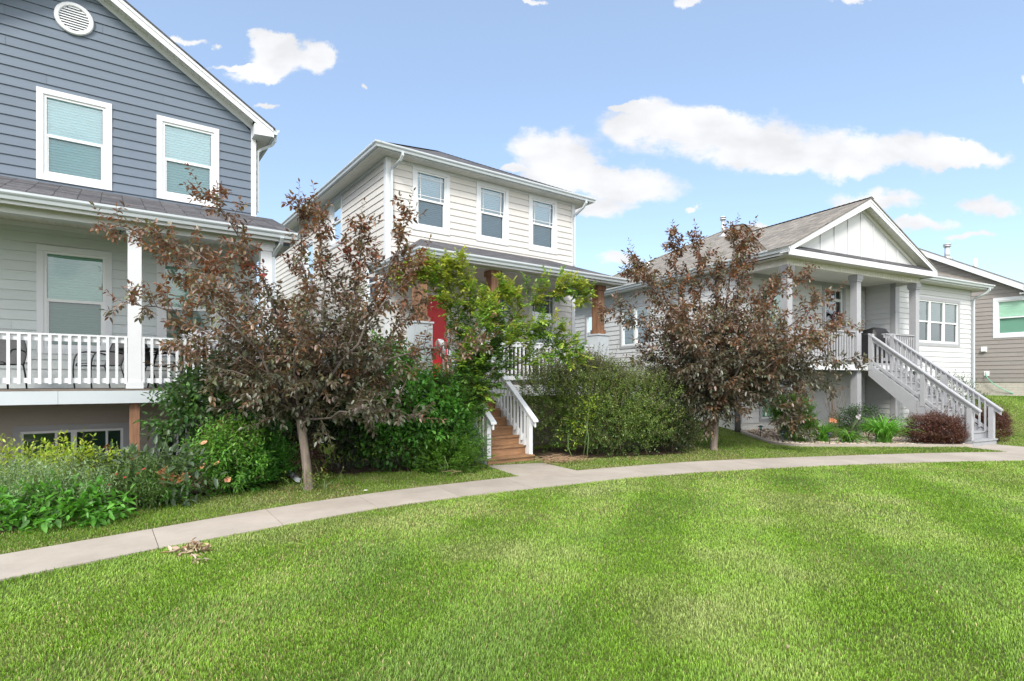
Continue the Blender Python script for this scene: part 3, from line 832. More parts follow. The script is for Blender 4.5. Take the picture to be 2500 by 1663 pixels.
# ---- house 2: beige hip-roofed house ----------------------------------------
def house2():
    H = House('hip_roof_house', 'beige two-storey hip roof house with red front door and cedar porch pillars', TH2, 9.15, 18.0)
    W = 13.54; L = 5.89; RR = 12.42; BK = 25
    up = [(6.616, 7.753, 5.705, 7.42), (8.63, 9.768, 5.705, 7.42), (10.537, 11.678, 5.705, 7.42)]
    lo = [(8.63, 9.789, 2.45, 4.488), (10.532, 11.674, 2.45, 4.488)]
    door = (6.60, 7.85, 1.6, 4.14)
    b = H.mb()
    siding(b, front(W), L + .11, RR - .11, 4.62, 7.40, [op(*w) for w in up], lap=.1855)
    siding(b, front(W), L + .11, RR - .11, 1.5, 4.62, [op(*w) for w in lo] + [(6.7, 7.75, 1.5, 4.05)], lap=.1855)
    siding(b, front(W), L + .11, RR - .11, -.3, 1.5, lap=.1855)
    sw = [(16.8, 17.95, 5.9, 7.42), (19.65, 20.75, 4.9, 6.62), (14.0, 15.05, 3.66, 5.0)]
    siding(b, leftw(L), W + .11, BK, 1.05, 7.40, [op(*w) for w in sw], lap=.1855)
    siding(b, rightw(RR), W + .11, BK, 1.05, 7.40, lap=.1855)
    H.part('wall', b, M['beige'])
    b = H.mb(); b.box(L + .02, RR - .02, BK, BK + .1, -.3, 7.4); b.cut(); b.box(L + .03, RR - .03, W + .3, BK - .01, 4.5, 4.6); H.part('back_wall', b, M['beige'])
    b = H.mb()
    for pt, a0, a1 in ((leftw(L), W + .1, BK), (rightw(RR), W + .1, BK)):
        b.face([pt(a0, -.012, -.3), pt(a1, -.012, -.3), pt(a1, -.012, 1.06), pt(a0, -.012, 1.06)], .5, [(a0, 0), (a1, 0), (a1, 1.36), (a0, 1.36)])
    H.part('foundation', b, M['gbrick'])
    for w in up: window(H, front(W), *w, tw=.115, grid=True, slat=.05, glass=('bpane', 'bscreen'))
    for w in lo: window(H, front(W), *w, tw=.115, grid=True, blind=False)
    for w in sw: window(H, leftw(L), *w, tw=.1)
    b = H.mb()
    b.box(L - .03, L + .11, W - .03, W + .001, -.3, 7.46); b.box(L - .03, L + .0, W + .0015, W + .11, -.3, 7.46); b.cut()
    b.box(RR - .11, RR + .03, W - .03, W + .001, -.3, 7.46); b.box(RR, RR + .03, W + .0015, W + .11, -.3, 7.46)
    H.part('corner_trim', b, M['white'])
    b = H.mb(); b.box(L + .11, RR - .11, W - .026, W, 7.385, 7.46); b.box(L - .026, L, W + .11, BK, 7.385, 7.46)
    for w in up: b.box(w[0], w[1], W - .0335, W - .001, 7.421, 7.4595)
    H.part('frieze_board', b, M['white'])
    # eaves
    FD = W - .40; FL = L - .40; FR = RR + .40; FB = BK + .4; zf = 7.6; z0 = 7.455
    b = H.mb()
    b.box(FL, FR, FD, FD + .024, z0, zf); b.box(FL, FL + .024, FD + .025, FB, z0, zf); b.box(FR - .024, FR, FD + .025, FB, z0, zf); b.box(FL + .03, FR - .03, FB - .024, FB, z0, zf)
    H.part('fascia', b, M['white'])
    b = H.mb()
    ribbed(b, lambda a, d, q: (a, q, 7.462 - d), FL + .02, FR - .02, FD + .02, W, pitch=.13); b.cut()
    ribbed(b, lambda a, d, q: (q, a, 7.462 - d), W, FB, FL + .02, L, pitch=.13); b.cut()
    ribbed(b, lambda a, d, q: (q, a, 7.462 - d), W, FB, RR, FR - .02, pitch=.13)
    H.part('soffit', b, M['soffit'])
    b = H.mb()
    gutter(b, (FL, FD, zf), (FR, FD, zf), (0, -1, 0), 1, 1); gutter(b, (FL, FB, zf), (FL, FD, zf), (-1, 0, 0), 0, 1); gutter(b, (FR, FD, zf), (FR, FB, zf), (1, 0, 0), 1, 0)
    H.part('gutter', b, M['gutter'])
    p = .51; hw = (FR - FL) / 2 + .05; mid = (FL + FR) / 2
    e0, e1, f0, f1 = FL - .05, FR + .05, FD - .05, FB + .05
    zt = zf - .005 + p * hw
    b = H.mb(); zq = zf - .005
    A = (e0, f0, zq); B_ = (e1, f0, zq); C = (e1, f1, zq); D = (e0, f1, zq); P = (mid, f0 + hw, zt); Q = (mid, f1 - hw, zt)
    b.roof([A, B_, P], (1, 0, 0)); b.roof([B_, C, Q, P], (0, 1, 0)); b.roof([C, D, Q], (-1, 0, 0)); b.roof([D, A, P, Q], (0, -1, 0))
    H.part('roof', b, M['roofdark'])
    b = H.mb()
    for s, e in ((A, P), (B_, P), (P, Q)):
        s = Vector(s); e = Vector(e); n = int((e - s).length / .15); d = (e - s) / n
        for k in range(n):
            a = s + d * k; c = s + d * (k + 1.1); w = d.cross(Vector((0, 0, 1))).normalized() * .12; u = Vector((0, 0, .022)); dn = Vector((0, 0, -.045))
            b.face([tuple(a + u - w + dn), tuple(c + u * .5 - w + dn), tuple(c + u * .5), tuple(a + u)], random.random(), [(0, 0), (.15, 0), (.15, .1), (0, .1)])
            b.face([tuple(a + u), tuple(c + u * .5), tuple(c + u * .5 + w + dn), tuple(a + u + w + dn)], random.random(), [(0, 0), (.15, 0), (.15, .1), (0, .1)])
    H.part('ridge_cap', b, M['roofdark'])
    downspout(H, [(6.12, FD - .07, 7.49), (6.12, FD - .07, 7.40), (6.10, FD + .0, 7.30), (6.03, W - .10, 7.17), (6.00, W - .075, 7.08), (6.0, W - .075, 5.5)], .042)
    downspout(H, [(12.52, FD - .07, 7.49), (12.52, FD - .07, 7.40), (12.50, FD + .03, 7.28), (12.40, W - .10, 7.08), (12.37, W - .08, 6.98), (12.37, W - .08, 5.42)], .042)
    # ---- porch
    FD = 10.92; FL = 5.57; FR = 11.93; zE = 4.56; zT = 5.48
    b = H.mb()
    b.box(FL, FR, FD, FD + .024, 4.385, zE); b.box(FL, FL + .024, FD + .025, W - .03, 4.385, zE); b.box(FR - .024, FR, FD + .025, W - .03, 4.385, zE)
    H.part('porch_fascia', b, M['white'])
    b = H.mb(); gutter(b, (FL, FD, zE), (FR, FD, zE), (0, -1, 0), 1, 1); gutter(b, (FL, W - .03, zE), (FL, FD, zE), (-1, 0, 0), 0, 1); gutter(b, (FR, FD, zE), (FR, W - .03, zE), (1, 0, 0), 1, 0)
    H.part('gutter', b, M['gutter'])
    b = H.mb(); zq = zE - .003
    A = (FL - .05, FD - .05, zq); B_ = (FR + .05, FD - .05, zq); Tl = (6.85, W - .028, zT); Tr = (11.31, W - .028, zT)
    b.roof([A, B_, Tr, Tl], (1, 0, 0)); b.roof([B_, (FR + .05, W - .028, zq), Tr], (0, 1, 0)); b.roof([(FL - .05, W - .028, zq), A, Tl], (0, -1, 0))
    H.part('porch_roof', b, M['roofdark'])
    b = H.mb()
    b.box(5.68, 11.74, 11.22, 11.48, 4.375, 4.52); b.box(5.62, 5.86, 11.49, W - .04, 4.375, 4.52); b.box(11.5, 11.74, 11.49, W - .04, 4.375, 4.52)
    b.box(5.9, 11.48, W - .03, W - .003, 4.49, 4.56)
    H.part('porch_beam', b, M['white'])
    b = H.mb()
    ribbed(b, lambda a, d, q: (a, q, 4.415 - d), FL + .02, FR - .02, FD + .02, 11.219, pitch=.105); b.cut()
    ribbed(b, lambda a, d, q: (q, a, 4.415 - d), 11.22, W - .04, 11.741, FR - .02, pitch=.105); b.cut()
    ribbed(b, lambda a, d, q: (a, q, 4.515 - d), 5.87, 11.49, 11.481, W - .04, pitch=.105)
    H.part('porch_ceiling', b, M['soffit'])
    for c in (5.745, 7.745, 11.365):
        b = H.mb()
        b.box(c - .125, c + .125, 11.25, 11.50, 3.0, 4.374); b.box(c - .16, c + .16, 11.215, 11.535, 4.235, 4.373); b.box(c - .155, c + .155, 11.22, 11.53, 2.995, 3.12)
        H.part('porch_pillar', b, M['cedar'])
        b = H.mb(); b.box(c - .215, c + .215, 11.16, 11.59, 1.0, 2.955); b.box(c - .24, c + .24, 11.135, 11.615, 2.955, 2.993); H.part('pedestal', b, M['gutter'])
    bal = boxmesh('baluster', -.02, .02, -.018, .018, 0, .93)
    for (r0, r1) in ((7.965, 11.145),):
        b = H.mb(); b.box(r0, r1, 11.31, 11.44, 2.63, 2.662); b.box(r0, r1, 11.35, 11.39, 2.53, 2.628); b.box(r0, r1, 11.35, 11.39, 1.7, 1.79)
        rl = H.part('porch_railing', b, M['white'])
        balusters(H, rl, bal, [(r0 + .07 + .126 * k, 11.33, 1.69) for k in range(25)], M['white'])
    b = H.mb(); b.box(11.33, 11.41, 11.6, W - .04, 2.63, 2.662); b.box(11.35, 11.39, 11.6, W - .04, 1.7, 1.79); b.cut(); b.box(5.7, 5.79, 11.6, W - .04, 2.63, 2.662); b.box(5.725, 5.765, 11.6, W - .04, 1.7, 1.79)
    rl = H.part('porch_railing', b, M['white'])
    balusters(H, rl, bal, [(c, 11.7 + .126 * k, 1.69) for k in range(14) for c in (11.37, 5.745)], M['white'])
    b = H.mb(); y = 11.06
    while y < W - .03: b.box(5.55, 11.72, y, min(y + .135, W - .02), 1.57, 1.60, random.random()); y += .14
    H.part('porch_deck', b, M['deckwood'])
    b = H.mb(); b.box(5.53, 6.16, 11.03, 11.058, 1.30, 1.568); b.cut(); b.box(7.32, 11.74, 11.03, 11.058, 1.30, 1.568); b.box(11.721, 11.745, 11.06, W - .02, 1.30, 1.568); b.box(5.53, 5.549, 11.06, W - .02, 1.3, 1.568)
    H.part('deck_fascia', b, M['white'])
    b = H.mb(); b.face([(5.6, 11.2, -.2), (11.7, 11.2, -.2), (11.7, 11.2, 1.3), (5.6, 11.2, 1.3)]); H.part('porch_skirt', b, M['deckwood'])
    # door
    b = H.mb(); pt = front(W)
    b.wbox(pt, 6.60, 6.70, -.04, .03, 1.6, 4.0); b.wbox(pt, 7.67, 7.85, -.04, .03, 1.6, 4.0); b.wbox(pt, 6.6, 7.85, -.04, .034, 4.002, 4.14)
    dt = H.part('door', b, M['white'])
    b = H.mb(); b.wbox(pt, 6.702, 7.668, -.06, -.02, 1.6, 4.0)
    for (x0, x1) in ((6.80, 7.13), (7.24, 7.57)):
        for (z0, z1) in ((1.75, 2.5), (2.62, 3.45), (3.57, 3.88)):
            b.wbox(pt, x0, x1, -.021, -.012, z0, z1); b.wbox(pt, x0 + .04, x1 - .04, -.0125, -.006, z0 + .04, z1 - .04)
    H.part('door_leaf', b, M['red'], dt)
    b = H.mb(); b.tube([pt(7.6, -.02, 2.6), pt(7.6, .035, 2.6)], .022, 8); b.tube([pt(7.6, .03, 2.6), pt(7.5, .035, 2.6)], .012, 6); b.tube([pt(7.19, -.02, 3.8), pt(7.19, .0, 3.8)], .018, 8)
    H.part('handle', b, M['steel'], dt)
    stair(H, 6.16, 7.31, 9.22, .12, .2265, .185, 9, .12, (M['stairwood'], M['stairwood'], M['white']), rail_h=.80, post=.095)
    # drain extension on the side lawn
    def hl(X, Y, dz):
        return (X * math.cos(TH2) + Y * math.sin(TH2), -X * math.sin(TH2) + Y * math.cos(TH2), gzf(X, Y) + dz)
    b = H.mb(); b.tube([(5.8, W - .05, 1.5), (5.8, W - .05, .75), hl(-3.2, 13.9, .2), hl(-4.3, 13.6, .1), hl(-4.7, 13.4, .04)], .045, 4); H.part('downspout', b, M['gutter'])
    return H
H2 = house2()

# ---- house 3: white bungalow with gabled porch ------------------------------
def house3():
    H = House('gabled_porch_bungalow', 'white bungalow with gabled front porch and long gray stairs', TH3, 19.05, 16.5)
    S0 = 13.5; S1 = 24.61; BF = 10.74; PB = 11.7; BS = 19.77; BK = 22.3
    pw = [(14.38, 15.75, 2.95, 4.6)]
    dr = (17.39, 18.60, 2.2, 4.87)
    bw = [(14.38, 16.2, .42, 1.75)]
    bay = [(20.80, 23.82, 2.91, 4.585)]
    b = H.mb()
    siding(b, front(BF), BS + .2, S1 - .0, .40, 5.03, [op(*w) for w in bay])
    siding(b, front(PB), S0 + .12, BS, 2.1, 4.98, [op(*w) for w in pw] + [(dr[0] + .06, dr[1] - .06, 2.1, 4.81)])
    siding(b, front(PB), S0 + .12, BS, .40, 2.1, [op(*w) for w in bw])
    siding(b, leftw(BS), BF + .14, PB, .40, 4.98)
    sw = [(15.55, 17.3, 2.9, 4.5), (14.08, 14.75, 3.78, 4.5), (18.75, 19.65, 2.9, 4.5)]
    siding(b, leftw(S0), PB + .02, BK, .62, 5.03, [op(*w) for w in sw])
    siding(b, rightw(S1), BF, BK, .62, 5.03)
    H.part('wall', b, M['wsiding'])
    b = H.mb()
    def bf(pt, a0, a1, z0, z1, o=-.01): b.face([pt(a0, o, z0), pt(a1, o, z0), pt(a1, o, z1), pt(a0, o, z1)], .5, [(a0, z0), (a1, z0), (a1, z1), (a0, z1)])
    bf(front(PB), S0 - .01, BS, -.4, .42); bf(front(BF), BS, S1, -.4, .42); bf(leftw(S0), PB, BK, -.4, .64, -.01); bf(rightw(S1), BF, BK, -.4, .64); bf(leftw(BS), BF, PB, -.4, .42)
    H.part('foundation', b, M['brick'])
    b = H.mb(); b.box(S0 + .02, S1 - .02, BK, BK + .1, -.2, 5.03); b.cut(); b.box(BS + .03, S1 - .03, BF + .3, BK - .03, 5.0, 5.06); b.cut(); b.box(S0 + .03, BS + .02, PB + .3, BK - .03, 5.0, 5.06); H.part('back_wall', b, M['wsiding'])
    for w in pw: window(H, front(PB), *w, trim='gtrim', glass=('gpane', 'gscreen'))
    for w in bw: window(H, front(PB), *w, trim='gtrim', cols=2, kind='slide', glass=('gpane', 'gpane'))
    for w in bay: window(H, front(BF), *w, trim='gtrim', cols=3, glass=('gpane', 'gscreen'), slat=.062, bcol='dblind')
    window(H, leftw(S0), *sw[0], trim='gtrim', cols=2, glass=('gpane', 'gscreen'), slat=.06, bcol='dblind')
    for w in sw[1:]: window(H, leftw(S0), *w, trim='gtrim', glass=('gpane', 'gscreen'), slat=.06, bcol='dblind')
    b = H.mb()
    b.box(BS - .028, BS + .2, BF - .028, BF + .002, .4, 4.99); b.box(BS - .028, BS + .001, BF + .0025, BF + .14, .4, 4.99); b.cut()
    b.box(S0 - .02, S0 + .12, PB - .028, PB + .002, .4, 4.99); b.box(S0 - .02, S0 + .001, PB + .0025, PB + .1, .4, 4.99); b.cut()
    b.box(BS - .06, BS - .0285, PB - .03, PB, .4, 4.97); b.cut(); b.box(S1 - .005, S1 + .025, BF - .02, BF + .1, .4, 5.03); b.cut()
    b.box(S0 + .12, BS - .061, PB - .0275, PB - .001, 4.80, 4.95)
    H.part('corner_trim', b, M['gtrim'])
    # eaves and main hip roof
    eL, eR, eF, eB = S0 - .42, S1 + .42, BF - .42, BK + .42; zf = 5.20; z0 = 5.03
    PL, PR, PF = 12.98, 19.93, 9.60        # porch fascia rectangle
    b = H.mb()
    b.box(PR + .01, eR, eF, eF + .024, z0, zf); b.box(eL, eL + .024, PF + .03, eB, z0 - .02, zf); b.box(eR - .024, eR, eF + .025, eB, z0, zf); b.box(eL + .03, eR - .03, eB - .024, eB, z0, zf)
    H.part('fascia', b, M['white'])
    b = H.mb()
    ribbed(b, lambda a, d, q: (a, q, 5.035 - d), PR, eR - .02, eF + .02, BF, pitch=.13); b.cut()
    ribbed(b, lambda a, d, q: (q, a, 5.035 - d), PB, eB, eL + .02, S0, pitch=.13); b.cut()
    ribbed(b, lambda a, d, q: (q, a, 5.035 - d), BF, eB, S1, eR - .02, pitch=.13)
    H.part('soffit', b, M['soffit'])
    b = H.mb()
    gutter(b, (PR + .05, eF, zf), (eR, eF, zf), (0, -1, 0), 0, 1); gutter(b, (eR, eF, zf), (eR, eB, zf), (1, 0, 0), 1, 0); gutter(b, (eL, eB, zf), (eL, PF - .02, zf), (-1, 0, 0), 0, 0)
    H.part('gutter', b, M['gutter'])
    p = .5; zq = zf - .004
    a0, a1, c0, c1 = eL - .05, eR + .05, eF - .05, eB + .05
    hw = min((a1 - a0), (c1 - c0)) / 2; mid = (a0 + a1) / 2; zt = zq + p * hw
    b = H.mb()
    A = (a0, c0, zq); B_ = (a1, c0, zq); C = (a1, c1, zq); D = (a0, c1, zq)
    if (a1 - a0) < (c1 - c0): P = (mid, c0 + hw, zt); Q = (mid, c1 - hw, zt)
    else: P = ((a0 + hw), (c0 + c1) / 2, zt); Q = ((a1 - hw), (c0 + c1) / 2, zt)
    if (a1 - a0) < (c1 - c0):
        b.roof([A, B_, P], (1, 0, 0)); b.roof([B_, C, Q, P], (0, 1, 0)); b.roof([C, D, Q], (-1, 0, 0)); b.roof([D, A, P, Q], (0, -1, 0))
    else:
        b.roof([A, B_, Q, P], (1, 0, 0)); b.roof([B_, C, Q], (0, 1, 0)); b.roof([C, D, P, Q], (-1, 0, 0)); b.roof([D, A, P], (0, -1, 0))
    # gable over the porch
    gm = (PL + PR) / 2; gl = PL - .02; gr = PR + .02
    zg = lambda s: zq + p * (gm - gl) - p * abs(s - gm)
    gz_ = zg(gm); back = c0 + (gz_ - zq) / p
    b.roof([(gl, PF - .03, zg(gl)), (gl, c0 - .0, zg(gl)), (gm, back, gz_), (gm, PF - .03, gz_)], (0, 1, 0))
    b.roof([(gm, PF - .03, gz_), (gm, back, gz_), (gr, c0 - .0, zg(gr)), (gr, PF - .03, zg(gr))], (0, -1, 0))
    H.part('roof', b, M['roofgray'])
    b = H.mb()
    for s, e in ((Vector((gm, PF - .03, gz_)), Vector((gm, back, gz_))), (Vector(A), Vector(P)), (Vector(B_), Vector(P if (a1 - a0) < (c1 - c0) else Q)), (Vector(D), Vector(Q if (a1 - a0) < (c1 - c0) else P)), (Vector(P), Vector(Q))):
        if (e - s).length < .2: continue
        n = max(int((e - s).length / .15), 1); d = (e - s) / n
        for k in range(n):
            a = s + d * k; c = s + d * (k + 1.1); w = d.cross(Vector((0, 0, 1))).normalized() * .13; u = Vector((0, 0, .024)); dn = Vector((0, 0, -.05))
            b.face([tuple(a + u - w + dn), tuple(c + u * .5 - w + dn), tuple(c + u * .5), tuple(a + u)], random.random(), [(0, 0), (.15, 0), (.15, .1), (0, .1)])
            b.face([tuple(a + u), tuple(c + u * .5), tuple(c + u * .5 + w + dn), tuple(a + u + w + dn)], random.random(), [(0, 0), (.15, 0), (.15, .1), (0, .1)])
    H.part('ridge_cap', b, shingles('tan_ridge_shingles', (.21, .175, .13), (.29, .245, .19)))
    # porch gable trim
    GW = 9.88
    b = H.mb()
    for sg in (1, -1):
        f = lambda t: gm + sg * t
        h = gm - gl
        b.prism([(f(0), PF, gz_ - .255), (f(h), PF, zg(gl) - .165), (f(h), PF, zg(gl) - .03), (f(0), PF, gz_ - .036)], (0, .024, 0))
        b.prism([(f(0), PF - .012, gz_ - .11), (f(h), PF - .012, zg(gl) - .085), (f(h), PF - .012, zg(gl) - .03), (f(0), PF - .012, gz_ - .036)], (0, .0115, 0))
    b.box(PL - .02, PR + .02, PF - .016, PF + .03, 4.945, 5.105)
    b.box(PR - .024, PR + .02, PF + .031, eF, 4.945, 5.15)
    H.part('barge_board', b, M['white'])
    b = H.mb()
    b.roof([(PL + .28, PF - .02, 5.125), (PR - .28, PF - .02, 5.125), (PR - .75, GW - .002, 5.30), (PL + .75, GW - .002, 5.30)], (1, 0, 0), th=.02)
    H.part('pent_roof', b, M['roofdark'])
    b = H.mb()
    hz = lambda s: zg(s) - .30
    lo_s = gm - (hz(gm) - 5.22) / p; hi_s = 2 * gm - lo_s
    b.face([(lo_s, GW, 5.22), (hi_s, GW, 5.22), (gm, GW, hz(gm))])
    b.face([(gl, GW + .005, 5.05), (gr, GW + .005, 5.05), (gm, GW + .005, gz_ - .05)])
    for k in range(-3, 4):
        s = gm + .613 * k
        b.box(s - .022, s + .022, GW - .022, GW - .001, 5.24, hz(s) + .0)
    H.part('gable_wall', b, M['wsiding'])
    b = H.mb()
    for sg in (1, -1):
        ribbed(b, lambda a, d, q: (gm + sg * a, q, zg(gm + sg * a) - .16 - d), 0, gm - gl, PF + .02, GW, pitch=.1)
        b.prism([(gm, GW - .024, hz(gm) + .0), (gm + sg * (gm - lo_s), GW - .024, hz(lo_s)), (gm + sg * (gm - lo_s), GW - .024, hz(lo_s) + .12), (gm, GW - .024, hz(gm) + .12)], (0, .022, 0)); b.cut()
    ribbed(b, lambda a, d, q: (a, q, 4.985 - d), PL, PR, PF + .03, 10.0, pitch=.1); b.cut()
    ribbed(b, lambda a, d, q: (q, a, 4.985 - d), 10.0, PB + .3, eL + .02, 13.41, pitch=.1)
    H.part('gable_soffit', b, M['soffit'])
    # beadboard beam
    b = H.mb()
    ribbed(b, lambda a, d, q: (a, 10.0 + d, q), 13.40, 19.76, 4.80, 4.985, pitch=.085, gr=.014)
    ribbed(b, lambda a, d, q: (13.40 + d, a, q), 10.0, PB, 4.80, 4.985, pitch=.085, gr=.014)
    b.box(13.415, 19.75, 10.012, 10.19, 4.80, 4.98); b.box(13.415, 13.6, 10.2, PB - .03, 4.80, 4.98)
    ribbed(b, lambda a, d, q: (19.76 - d, a, q), 10.0, BF, 4.80, 4.985, pitch=.085, gr=.014)
    H.part('porch_beam', b, M['soffit'])
    b = H.mb(); b.face([(13.6, 10.19, 4.93), (BS, 10.19, 4.93), (BS, PB, 4.93), (13.6, PB, 4.93)]); H.part('porch_ceiling', b, M['soffit'])
    cols_ = (13.41, 16.47, 19.55)
    for c in cols_:
        b = H.mb()
        b.box(c, c + .2, 10.0, 10.2, 2.202, 4.798); b.box(c - .04, c + .24, 9.96, 10.24, 4.66, 4.797); b.box(c - .025, c + .225, 9.975, 10.225, 4.60, 4.659)
        b.box(c - .03, c + .23, 9.97, 10.23, 2.203, 2.33)
        H.part('porch_column', b, M['gtrim'])
        b = H.mb(); b.box(c + .0, c + .2, 9.99, 10.19, -.1, 1.985); H.part('support_post', b, M['gtrim'])
    b = H.mb(); b.box(13.3, BS - .03, 9.9, 9.93, 1.985, 2.165); b.box(13.3, 13.33, 9.931, PB, 1.985, 2.165); H.part('deck_fascia', b, M['white'])
    b = H.mb(); y = 9.88
    while y < PB - .02: b.box(13.28, BS - .031, y, min(y + .137, PB - .03), 2.17, 2.2, random.random()); y += .141
    for s in np.arange(13.5, 19.7, .41): b.box(s, s + .04, 9.94, PB - .03, 1.99, 2.168)
    H.part('porch_deck', b, M['gdeck'])
    bal = boxmesh('baluster', -.019, .019, -.017, .017, 0, .78)
    for (r0, r1) in ((13.61, 16.468), (16.672, 16.80), (17.98, 19.549)):
        b = H.mb(); b.box(r0, r1, 10.03, 10.16, 3.10, 3.135); b.box(r0, r1, 10.075, 10.11, 3.0, 3.099); b.box(r0, r1, 10.075, 10.11, 2.29, 2.38)
        rl = H.part('porch_railing', b, M['gtrim'])
        balusters(H, rl, bal, [(r0 + .06 + .122 * k, 10.055, 2.28) for k in range(int((r1 - r0 - .06) / .122) + 1)], M['gtrim'])
    b = H.mb(); b.box(13.43, 13.56, 10.21, PB - .03, 3.10, 3.135); b.box(13.48, 13.52, 10.21, PB - .03, 2.29, 2.38)
    rl = H.part('porch_railing', b, M['gtrim'])
    balusters(H, rl, bal, [(13.47, 10.3 + .122 * k, 2.28) for k in range(11)], M['gtrim'])
    # door with transom
    pt = front(PB); b = H.mb()
    b.wbox(pt, dr[0], dr[0] + .12, -.06, .03, 2.2, 4.75); b.wbox(pt, dr[1] - .12, dr[1], -.06, .03, 2.2, 4.75); b.wbox(pt, dr[0], dr[1], -.06, .034, 4.752, 4.87)
    d = H.part('door', b, M['gtrim'])
    b = H.mb(); x0, x1 = dr[0] + .121, dr[1] - .121
    b.wbox(pt, x0, x0 + .1, -.05, .0, 2.2, 4.75); b.wbox(pt, x1 - .1, x1, -.05, .0, 2.2, 4.75); b.wbox(pt, x0 + .1, x1 - .1, -.05, .0, 4.33, 4.42); b.wbox(pt, x0 + .1, x1 - .1, -.05, .0, 4.68, 4.75); b.wbox(pt, x0 + .1, x1 - .1, -.05, .0, 2.2, 2.45)
    for k in (1, 2): b.wbox(pt, x0 + .1 + (x1 - x0 - .2) * k / 3 - .01, x0 + .1 + (x1 - x0 - .2) * k / 3 + .01, -.04, -.012, 4.42, 4.68)
    H.part('door_leaf', b, M['white'], d)
    b = H.mb(); b.face([pt(x0 + .1, -.03, 2.45), pt(x1 - .1, -.03, 2.45), pt(x1 - .1, -.03, 4.68), pt(x0 + .1, -.03, 4.68)]); H.part('pane', b, M['screen'], d)
    b = H.mb(); b.face([pt(x0 + .09, -.055, 2.4), pt(x1 - .09, -.055, 2.4), pt(x1 - .09, -.055, 4.7), pt(x0 + .09, -.055, 4.7)]); H.part('backing', b, M['dark'], d)
    downspout(H, [(24.86, eF - .06, 5.09), (24.86, eF - .06, 5.0), (24.84, eF + .03, 4.90), (24.72, BF - .09, 4.74), (24.68, BF - .065, 4.64), (24.68, BF - .065, .75)], .045)
    stair(H, 16.84, 18.03, 7.29, .155, .2365, .1855, 11, .155, (M['gtread'], M['gtread'], M['gtrim']), rail_h=.84, post=.11, mid_post=(.47,), top_post=True, bpitch=.128)
    # roof vents
    def onroof(s, D_): return zq + p * (s - a0)
    b = H.mb(); s, D_ = 14.55, 16.9; z = onroof(s, D_); b.tube([(s, D_, z - .05), (s, D_, z + .1)], [.10, .055], 10); v = H.part('roof_vent', b, M['rubber'])
    b = H.mb(); b.tube([(s, D_, z + .05), (s, D_, z + .36)], .045, 10); H.part('pipe', b, M['plastic'], v)
    b = H.mb(); s, D_ = 17.6, 16.0; z = onroof(s, D_); b.tube([(s, D_, z - .1), (s, D_, z + .62)], .075, 12); b.tube([(s, D_, z + .62), (s, D_, z + .66)], .12, 12); b.tube([(s, D_, z + .7), (s, D_, z + .74)], .12, 12); b.tube([(s, D_, z + .6), (s, D_, z + .72)], .06, 10); b.tube([(s, D_, z - .1), (s, D_, z + .06)], [.2, .09], 12); H.part('roof_vent', b, M['galv'])
    return H
H3 = house3()

